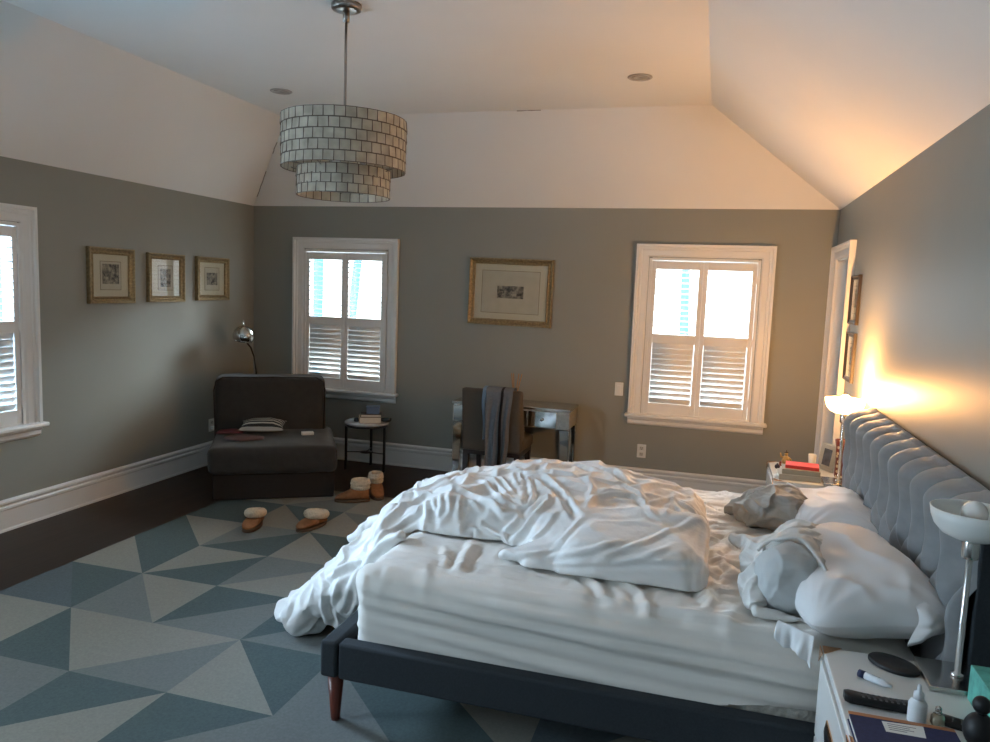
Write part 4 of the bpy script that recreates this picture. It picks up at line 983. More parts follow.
m.build('printed_lines', mat('grey_print_ink', (.10,.10,.13), rough=.8), vt)
def remote(loc, rz, L, W_, T, lab, rows_, cols_, curved):
    r = empty('remote_control', loc, rz); tag(r, lab, 'remote control'); q = MB()
    secs = 14; V = []; F = []
    for i in range(secs+1):
        t = i/secs; x = -L/2+L*t; w = W_/2*(1-.25*math.sin(PI*t)*(1 if curved else 0)); e = min(1, min(t,1-t)*10+.55); zc = (.010*(1-t)**2+.004*t if curved else 0)
        V += [(x,-w*e,.0005+zc),(x,w*e,.0005+zc),(x,w*e,.0005+zc+T*.8),(x,w*e*.85,.0005+zc+T),(x,-w*e*.85,.0005+zc+T),(x,-w*e,.0005+zc+T*.8)]
    for i in range(secs):
        for k in range(6): l = (k+1)%6; F.append((i*6+k, i*6+l, (i+1)*6+l, (i+1)*6+k))
    F += [tuple(reversed(range(6))), tuple(secs*6+k for k in range(6))]
    q._add(V, F, True); q.build('body', M_black, r); q = MB()
    for i in range(rows_):
        for k in range(cols_):
            t = .25+.62*i/(rows_-1); x = -L/2+L*t; zc = (.010*(1-t)**2+.004*t if curved else 0); q.box((x, (k-(cols_-1)/2)*W_*.22, T+zc+.0012), (L*.035, W_*.13, .0022), bevel=.0006)
    q.build('buttons', mat('grey_rubber_keys', (.12,.12,.125), rough=.6), r); return r
remote((.495,2.150,NT), math.radians(2), .185, .046, .020, 'curved black remote control between the notebook and the white marker', 9, 3, True)
remote((.665,2.125,NT), math.radians(-20), .10, .046, .012, 'short black remote control beside the white dropper bottle', 4, 3, False)
nb = empty('notebook', (.520,1.978,NT)); tag(nb, 'navy blue notebook with a copper edge and white label on the near nightstand', 'notebook')
m = MB(); m.b2((-.118,-.075,.004),(.120,.072,.021)); m.build('pages', mat('cream_page_block', (.66,.62,.54), rough=.9, noise=(50,.1,(1,1,30))), nb)
m = MB(); m.b2((-.122,-.078,.0005),(.124,.075,.004), bevel=.001); m.b2((-.122,-.078,.021),(.124,.062,.0255), bevel=.0015); m.build('cover', mat('navy_cloth_cover', (.022,.026,.085), rough=.7, noise=(90,.2)), nb)
m = MB(); m.b2((-.122,.0625,.021),(.124,.0775,.0255), bevel=.0015); m.build('edge_strip', mat('copper_foil', (.50,.22,.10), rough=.35, metal=.6), nb)
m = MB(); m._add([(-.047,.052,.0259),(.050,.060,.0259),(.044,.005,.0259),(-.046,.004,.0259),(-.047,.052,.0256),(.050,.060,.0256),(.044,.005,.0256),(-.046,.004,.0256)], [(0,1,2,3),(7,6,5,4),(0,4,5,1),(1,5,6,2),(2,6,7,3),(3,7,4,0)]); lb = m.build('label', M_paper, nb)
m = MB()
for k, L_ in enumerate((.066,.05,.058,.04)): m.box((-.006+(L_-.06)/2, .044-.009*k, .0261), (L_,.0018,.0004))
m.build('printed_lines', mat('grey_print_ink', (.10,.10,.13), rough=.8), lb)
db_ = empty('dropper_bottle', (.572,2.108,NT)); tag(db_, 'small white dropper bottle standing between the notebook and the remote control', 'bottle')
M_wp = mat('white_bottle_plastic', (.68,.69,.70), rough=.35)
m = MB(); m.lathe([(.001,.0005),(.021,.001),(.0225,.004),(.0225,.050),(.019,.058),(.010,.062),(.010,.068),(.001,.068)], 26); m.build('body', M_wp, db_)
m = MB(); m.lathe([(.0125,.063),(.0125,.080),(.006,.084),(.0045,.100),(.002,.104),(.001,.104)], 20); m.build('cap', M_wp, db_)
pf = empty('perfume_bottle', (.620,2.105,NT)); tag(pf, 'tiny silver topped perfume bottle right of the white dropper bottle', 'bottle')
m = MB(); m.lathe([(.001,.0005),(.014,.001),(.018,.010),(.016,.026),(.008,.033),(.001,.034)], 20); m.build('body', mat('pale_gold_glass', (.45,.40,.30), rough=.08, metal=.6), pf)
m = MB(); m.lathe([(.008,.033),(.008,.040),(.001,.040)], 16); m.sphere((0,0,.046),(.008,.008,.008)); m.build('stopper', M_chrome, pf)
tb = empty('tissue_box', (.792,2.176,NT)); tag(tb, 'teal patterned tissue box at the right edge of the near nightstand', 'box')
M_teal = mat('teal_leaf_print', (.12,.42,.34), rough=.6, noise=(22,.45))
m = MB(); m.box((0,0,.0505),(.105,.225,.10), bevel=.003); m.build('carton', M_teal, tb)
m = MB(); m.prism([(.03*math.cos(2*PI*k/24), .07*math.sin(2*PI*k/24)) for k in range(24)], 2, .1004, .1012); m.build('opening', mat('grey_slot', (.16,.22,.22), rough=.8), tb)
kn = empty('black_ornament', (.690,2.030,NT)); tag(kn, 'black object of two stacked rounded knobs in front of the teal tissue box', 'ornament')
m = MB(); m.sphere((0,0,.046),(.036,.036,.045), 24, 14); m.build('lower_knob', mat('black_rubber', (.006,.006,.007), rough=.5), kn)
m = MB(); m.sphere((0,0,.112),(.021,.021,.022), 20, 12); m.lathe([(.009,.085),(.009,.10)], 12); m.build('upper_knob', mat('black_rubber', (.006,.006,.007), rough=.5), kn)

# ================================================================== things on the far nightstand
book((.545,4.868,NT+.0005), (.235,.165,.034), .02, mat('putty_cover', (.36,.33,.27), rough=.7), 'putty coloured book, lowest under the red book on the far nightstand', spine_x=False)
book((.555,4.872,NT+.035), (.215,.155,.030), -.03, mat('khaki_cover', (.30,.28,.22), rough=.7), 'khaki book in the middle of the stack on the far nightstand', spine_x=False)
book((.565,4.885,NT+.0655), (.190,.13,.020), -.10, mat('coral_red_cover', (.62,.045,.035), rough=.5), 'coral red book on top of the far nightstand stack', pages=(.6,.2,.15), spine_x=False)
fg = empty('figurine', (.500,5.205,NT)); tag(fg, 'small gilt and dark figurine at the back corner of the far nightstand', 'figurine')
M_fig = mat('painted_gilt', (.50,.30,.10), rough=.4, noise=(40,.5), metal=.2); M_fd = mat('dark_figurine_glaze', (.05,.035,.02), rough=.4)
m = MB(); m.lathe([(.001,.0005),(.034,.001),(.036,.008),(.028,.014),(.001,.014)], 20); m.build('base', M_fd, fg)
m = MB(); m.lathe([(.022,.014),(.026,.035),(.018,.058),(.012,.066),(.001,.067)], 18); m.tube([(.016,0,.055),(.03,-.01,.045),(.034,-.01,.025)], [.007,.006,.004], 8); m.tube([(-.016,0,.055),(-.032,-.005,.06),(-.036,-.005,.085)], [.007,.006,.004], 8); m.build('body', M_fig, fg)
m = MB(); m.sphere((0,0,.078),(.011,.012,.014)); m.build('head', M_fig, fg); m = MB(); m.sphere((0,.002,.090),(.014,.014,.006)); m.lathe([(.004,.09),(.003,.104),(.001,.105)],10); m.build('hat', M_fd, fg)
m = MB(); m.box((-.034,-.028,.018),(.016,.014,.030), bevel=.004); m.build('satchel', mat('red_brown_glaze', (.20,.04,.02), rough=.4), fg)
m = MB(); m.sphere((0,0,.017),(.017,.017,.0165), 18, 10); m.lathe([(.006,.032),(.006,.037),(.001,.037)],10); o = m.build('lip_balm', mat('dark_plum', (.02,.012,.03), rough=.35), None, (.440,5.080,NT+.0002)); tag(o, 'tiny round dark pot on the front edge of the far nightstand', 'pot')
m = MB(); m.lathe([(.001,.0005),(.020,.001),(.026,.085),(.024,.0855),(.0185,.004),(.001,.004)], 26); o = m.build('cup', mat('white_porcelain', (.72,.68,.60), rough=.3), None, (.665,5.245,NT)); tag(o, 'slim white cup between the figurine and the silver photo frame', 'cup')
pfm = empty('photo_frame', (.735,5.175,NT), math.atan2(-.93,.36)); tag(pfm, 'silver beaded photo frame leaning back on the far nightstand', 'photo frame')
pfm.rotation_euler = (-.16, 0, math.radians(-62))
M_bead = mat('beaded_silver', (.55,.52,.46), rough=.35, metal=.7, bump=(180,.8,.004))
m = MB(); w_, h_, f__ = .150, .175, .034
for lo, hi in (((-w_/2,-.006,.001),(w_/2,.006,f__)),((-w_/2,-.006,h_-f__),(w_/2,.006,h_)),((-w_/2,-.006,f__),(-w_/2+f__,.006,h_-f__)),((w_/2-f__,-.006,f__),(w_/2,.006,h_-f__))): m.b2(lo, hi)
fr = m.build('frame', M_bead, pfm); m = MB()
for s in (.010,.024):
    for k in range(15):
        t = -1+2*k/14
        for sg in (-1,1): m.sphere((t*(w_/2-s), -.007, (h_/2)+sg*(h_/2-s)), (.0045,.003,.0045), 6, 4); m.sphere((sg*(w_/2-s), -.007, h_/2+t*(h_/2-s)), (.0045,.003,.0045), 6, 4)
m.build('beading', M_bead, fr)
m = MB(); m.b2((-w_/2+f__-.002,-.004,f__-.002),(w_/2-f__+.002,-.001,h_-f__+.002)); m.build('photo', mat('dark_photograph', (.075,.075,.085), rough=.35, noise=(22,.8)), pfm)
gv = empty('bud_vase', (.800,5.020,NT)); tag(gv, 'tall tapered rust red vase with pale spots between photo frame and headboard', 'vase')
def spots():
    m = bpy.data.materials.new('giraffe_spots'); m.use_nodes = True; nt = m.node_tree; b = nt.nodes['Principled BSDF']; b.inputs['Roughness'].default_value = .4
    tc = nt.nodes.new('ShaderNodeTexCoord'); v = nt.nodes.new('ShaderNodeTexVoronoi'); v.inputs['Scale'].default_value = 34; v.inputs['Randomness'].default_value = .6
    r = nt.nodes.new('ShaderNodeValToRGB'); r.color_ramp.interpolation = 'CONSTANT'; r.color_ramp.elements[0].color = (.62,.48,.30,1); r.color_ramp.elements[1].position = .33; r.color_ramp.elements[1].color = (.14,.022,.006,1)
    nt.links.new(tc.outputs['Object'], v.inputs['Vector']); nt.links.new(v.outputs['Distance'], r.inputs[0]); nt.links.new(r.outputs[0], b.inputs['Base Color']); return m
m = MB(); m.lathe([(.001,.0005),(.030,.001),(.033,.01),(.030,.10),(.034,.19),(.042,.235),(.038,.236),(.030,.19),(.026,.10),(.001,.09)], 28); m.build('body', spots(), gv)
m = MB()
V = [(-.05,-.035,.0004),(.055,-.02,.0004),(.05,.035,.0004),(-.045,.025,.0004),(-.05,-.035,.0016),(.055,-.02,.0016),(.05,.035,.0016),(-.045,.025,.0016),(-.02,.0,.012),(.02,.01,.010)]
m._add(V, [(3,2,1,0),(0,1,5,4),(1,2,6,5),(2,3,7,6),(3,0,4,7),(4,5,8),(5,9,8),(5,6,9),(6,7,9),(7,8,9),(7,4,8)]); o = m.build('folded_note', M_paper, None, (.440,4.905,NT), .3); o.location.x = .452; tag(o, 'crumpled white note on the front corner of the far nightstand', 'note')
def cloth_wrinkle(V, F, grow=.12, frames=14, pin=.12, bend=.4, tens=12, taut=None):
    """let a slightly oversized fabric buckle on its shape"""
    me = bpy.data.meshes.new('fabric'); me.from_pydata(np.asarray(V).tolist(), [], np.asarray(F).tolist()); o = bpy.data.objects.new('fabric', me); COL.objects.link(o)
    vg = o.vertex_groups.new(name='pin'); vg.add(list(range(len(V))), pin, 'REPLACE')
    m = o.modifiers.new('c', 'CLOTH'); st = m.settings
    st.quality = 4; st.mass = .2; st.tension_stiffness = tens; st.compression_stiffness = tens; st.shear_stiffness = tens*.5; st.bending_stiffness = bend
    st.tension_damping = 5; st.compression_damping = 5; st.shear_damping = 5; st.bending_damping = .5
    st.vertex_group_mass = 'pin'; st.pin_stiffness = 1.0; st.shrink_min = -grow; st.shrink_max = -grow; st.effector_weights.gravity = 0
    if taut is not None:
        v2 = o.vertex_groups.new(name='taut'); m_ = np.asarray(taut)
        for k in range(21):
            ii = np.nonzero(np.round(m_*20).astype(int) == k)[0]
            if len(ii): v2.add(ii.tolist(), k/20, 'REPLACE')
        st.vertex_group_shrink = 'taut'; st.shrink_max = 0.0
    m.collision_settings.use_collision = False; m.collision_settings.use_self_collision = False
    m.point_cache.frame_start = 1; m.point_cache.frame_end = frames; SC.frame_start = 1; SC.frame_end = frames
    for f in range(1, frames+1): SC.frame_set(f)
    ev = o.evaluated_get(bpy.context.evaluated_depsgraph_get()); W = np.empty(len(V)*3); ev.data.vertices.foreach_get('co', W); W = W.reshape(-1, 3)
    bpy.data.objects.remove(o); SC.frame_set(1)
    if not np.isfinite(W).all() or np.abs(W-V).max() > .5: return np.asarray(V)
    return W
def keep_out(V, fns, gap):
    """push points out of solids"""
    V = V.copy()
    for _ in range(3):
        for fn in fns:
            d = fn(V); m = d < gap
            if not m.any(): continue
            P = V[m]; g = np.stack([fn(P+np.eye(3)[k]*1e-3)-fn(P-np.eye(3)[k]*1e-3) for k in range(3)], 1); g /= np.maximum(np.linalg.norm(g, axis=1), 1e-9)[:,None]
            V[m] = P+g*(gap-d[m])[:,None]
    return V
def subsurf(o, lv=1):
    s = o.modifiers.new('smooth', 'SUBSURF'); s.levels = s.render_levels = lv; return o
BED_SOLIDS = [lambda P: sd_box(P, (-.29,3.51,.31), (.990,.965,.311), .07), lambda P: sd_box(P, (-1.352,3.51,.27), (.038,1.02,.075), .012), lambda P: P[:,2]-RUGZ]
# ================================================================== fitted sheet
V, F = rbox((MX0,MY0,.20),(MX1,MY1,MZ1), .075, .0145)
hem = lambda x: .245+.125*smoothstep(-.9,.55,x)+.012*np.sin(x*5)
keep = V[:,2] > hem(V[:,0])-.02
F = F[keep[F].all(axis=1)]; used = np.unique(F); mp_ = -np.ones(len(V), int); mp_[used] = np.arange(len(used)); V = V[used]; F = mp_[F]
low = V[:,2] < hem(V[:,0]); V[low,2] = np.maximum(V[low,2], hem(V[low,0])-.008)
N = vnormals(V, F)
topw = smoothstep(.50, .60, V[:,2]); sid = (1-topw)
q = V*np.array([1,1,1.])
# top: pulled ripples, strongest towards the pillows and under the rumpled duvet
wp = q+.05*np.stack([gnoise(q*3.1), gnoise(q*3.1+9), gnoise(q*3.1+17)], 1)
rip = .011*ridged(wp*np.array([6.5,2.6,1])+3, 1.3)+.006*ridged(wp*np.array([3.2,9.5,1])+11, 1.0)+.004*gnoise(wp*16)
dd = topw*rip*(.5+1.0*smoothstep(-.3,.4,V[:,0]))+topw*smoothstep(-.15,.2,V[:,0])*.007*(ridged(wp*np.array([3.5,15,1])+21,1.2)-.3)
# sides: long drag folds running from the foot corner along the bed
h_ = V[:,2]+.055*(V[:,0]+1.2)+.012*gnoise(q*np.array([2.2,2.2,1]))
dd += sid*(.011*np.sin(h_*34+1.6*gnoise(q*np.array([1.0,1.0,3]))+.6)*smoothstep(-1.2,-.3,V[:,0])+.006*(ridged(np.stack([V[:,0]*.9,V[:,1]*.9,h_*13],1)+31,1.5)-.4)+.003*gnoise(q*np.array([4,4,18])))
dd += .013*smoothstep(.46,.57,h_)*(1-smoothstep(.57,.64,h_))*np.where(V[:,1] < MY0+.1, 1, 0)
# gathers where the elastic turns the foot corner
cr = np.exp(-(((V[:,0]-MX0)**2+(V[:,1]-MY0)**2)/.012)); dd += cr*.006*np.sin(np.arctan2(V[:,1]-MY0-.1, V[:,0]-MX0-.1)*38)*smoothstep(.45,.58,V[:,2])
for ln, w_, h2 in (([(-.90,2.70,.612),(-.93,2.86,.612),(-.95,3.05,.612)], .02, .022), ([(-.97,2.75,.612),(-1.05,2.95,.612)], .014, .012), ([(-.30,2.62,.60),(-.37,2.78,.612),(-.45,2.86,.612)], .016, .016),
                   ([(-.16,2.60,.60),(-.20,2.75,.612),(-.28,2.84,.612)], .016, .016), ([(.05,2.72,.612),(.0,2.95,.612),(.1,3.2,.612)], .02, .016), ([(.18,3.0,.612),(.05,3.3,.612),(.2,3.7,.612)], .02, .018),
                   ([(.1,3.9,.612),(-.1,4.15,.612),(-.4,4.3,.612)], .02, .016), ([(.3,3.25,.612),(.12,3.5,.612)], .016, .016), ([(-.2,2.66,.612),(.2,2.60,.60),(.5,2.62,.6)], .018, .013)):
    dd += fold(V, ln, w_*1.3, h2*.6)*topw
for ln, w_, h2 in (([(-1.28,MY0,.545),(-.6,MY0,.505),(.1,MY0,.470),(.6,MY0,.45)], .018, .015), ([(-1.28,MY0,.50),(-.7,MY0,.44),(0,MY0,.40),(.6,MY0,.39)], .022, .013), ([(-.9,MY0,.565),(-.2,MY0,.54),(.6,MY0,.50)], .016, .013),
                   ([(-.4,MY0,.47),(.2,MY0,.435),(.65,MY0,.42)], .014, .010), ([(-1.0,MY0,.41),(-.3,MY0,.35)], .018, .009), ([(-1.22,2.72,.612),(-.6,2.665,.612),(.1,2.62,.605)], .016, .010), ([(-1.2,2.85,.612),(-.8,2.78,.612),(-.5,2.74,.612)], .014, .009), ([(-.1,2.64,.608),(.3,2.60,.60),(.62,2.60,.60)], .014, .010)):
    dd += fold(V, ln, w_, h2)
V0 = V; V = V+N*dd[:,None]
tt_ = np.clip(1-topw*smoothstep(MY0+.03,MY0+.22,V0[:,1])*(.30+.75*smoothstep(-.25,.15,V0[:,0]+.25*gnoise(V0*2)))-.07*(1-topw)*smoothstep(-.6,.6,V0[:,0]), 0, 1)
W_ = cloth_wrinkle(V, F, .085, 12, .35, .15, taut=tt_); V = V+np.clip(W_-V, -.03, .03)
# keep the sheet above its mattress
V = keep_out(V, [lambda P: sd_box(P, ((MX0+MX1)/2,(MY0+MY1)/2,.41), ((MX1-MX0)/2-.014,(MY1-MY0)/2-.014,.183), .05)], .002)
sh = mesh_np('fitted_sheet', V, F, M_sheet); tag(sh, 'creased white fitted sheet stretched over the mattress', 'sheet')

# ================================================================== rumpled duvet
BT = .618
def duvet_sdf(P):
    X = P
    a = sd_ell(X, (-.66,3.66,.575), (.66,.66,.262))                       # main hump
    b = sd_box(X, (-.26,3.32,.655), (.265,.52,.105), .085)                # puffed right-hand part
    d = smin(a, b, .14)
    c = sd_ell(X, (-1.02,3.56,.60), (.46,.52,.175)); d = smin(d, c, .05)  # left lobe
    c = sd_caps(X, (-1.14,3.17,.685), (-.83,3.22,.70), .075, .085); d = smin(d, c, .05)
    f_ = sd_box(X, (-.33,3.03,.672), (.36,.25,.055), .05, eul_ax(.38,0,.02)); d = smin(d, f_, .07)   # front flap
    f_ = sd_caps(X, (-.35,2.98,.67), (-.755,2.875,.640), .065, .022); d = smin(d, f_, .07)
    f_ = sd_caps(X, (-.74,2.885,.638), (-.03,2.875,.650), .022, .045); d = smin(d, f_, .03)          # hem roll
    # drape over the foot of the bed down to the rug
    for (p, q, r0_, r1_) in (((-1.10,3.42,.66),(-1.36,3.38,.56),.125,.125), ((-1.36,3.38,.55),(-1.60,3.34,.31),.125,.115), ((-1.60,3.34,.31),(-1.86,3.30,.105),.115,.10)):
        d = smin(d, sd_caps(X, p, q, r0_, r1_, (1,2.6,1)), .05)
    d = smin(d, sd_caps(X, (-1.26,2.93,.635), (-1.36,3.02,.46), .035, .07), .06)
    d = smin(d, sd_caps(X, (-1.36,3.02,.46), (-1.62,3.15,.17), .07, .09), .06)
    d = smin(d, sd_box(X, (-1.56,3.72,.50), (.34,.17,.026), .024, eul_ax(.0,-.62,-.30)), .05)           # second flap tip
    d = smin(d, sd_caps(X, (-1.80,3.25,.085), (-1.97,3.23,.062), .075, .052, (1,2.2,1)), .05)
    # valley between the lobe and the flap, hollow under the folded edge
    d = smax(d, -sd_caps(X, (-.84,2.92,.73), (-.86,3.18,.87), .05, .05), .05)
    d = smax(d, -sd_ell(X, (-.40,3.22,.845), (.13,.12,.055)), .035)
    # keep clear of mattress top, foot end, foot rail and floor
    bed_ = sd_box(X, (-.29,3.51,.31), (.985,.96,.309), .07)
    d = smax(d, -bed_+.002, .012)
    rail = sd_box(X, (-1.352,3.51,.27), (.040,1.03,.078), .012); d = smax(d, -rail+.003, .012)
    d = smax(d, RUGZ+.004-X[:,2], .012)
    return d
V, F = surface_nets(duvet_sdf, (-2.12,2.70,-.02), (.12,4.42,1.02), .0155)
V = relax(V, F, 4, .5)
DUVET_BASE = (V, F)
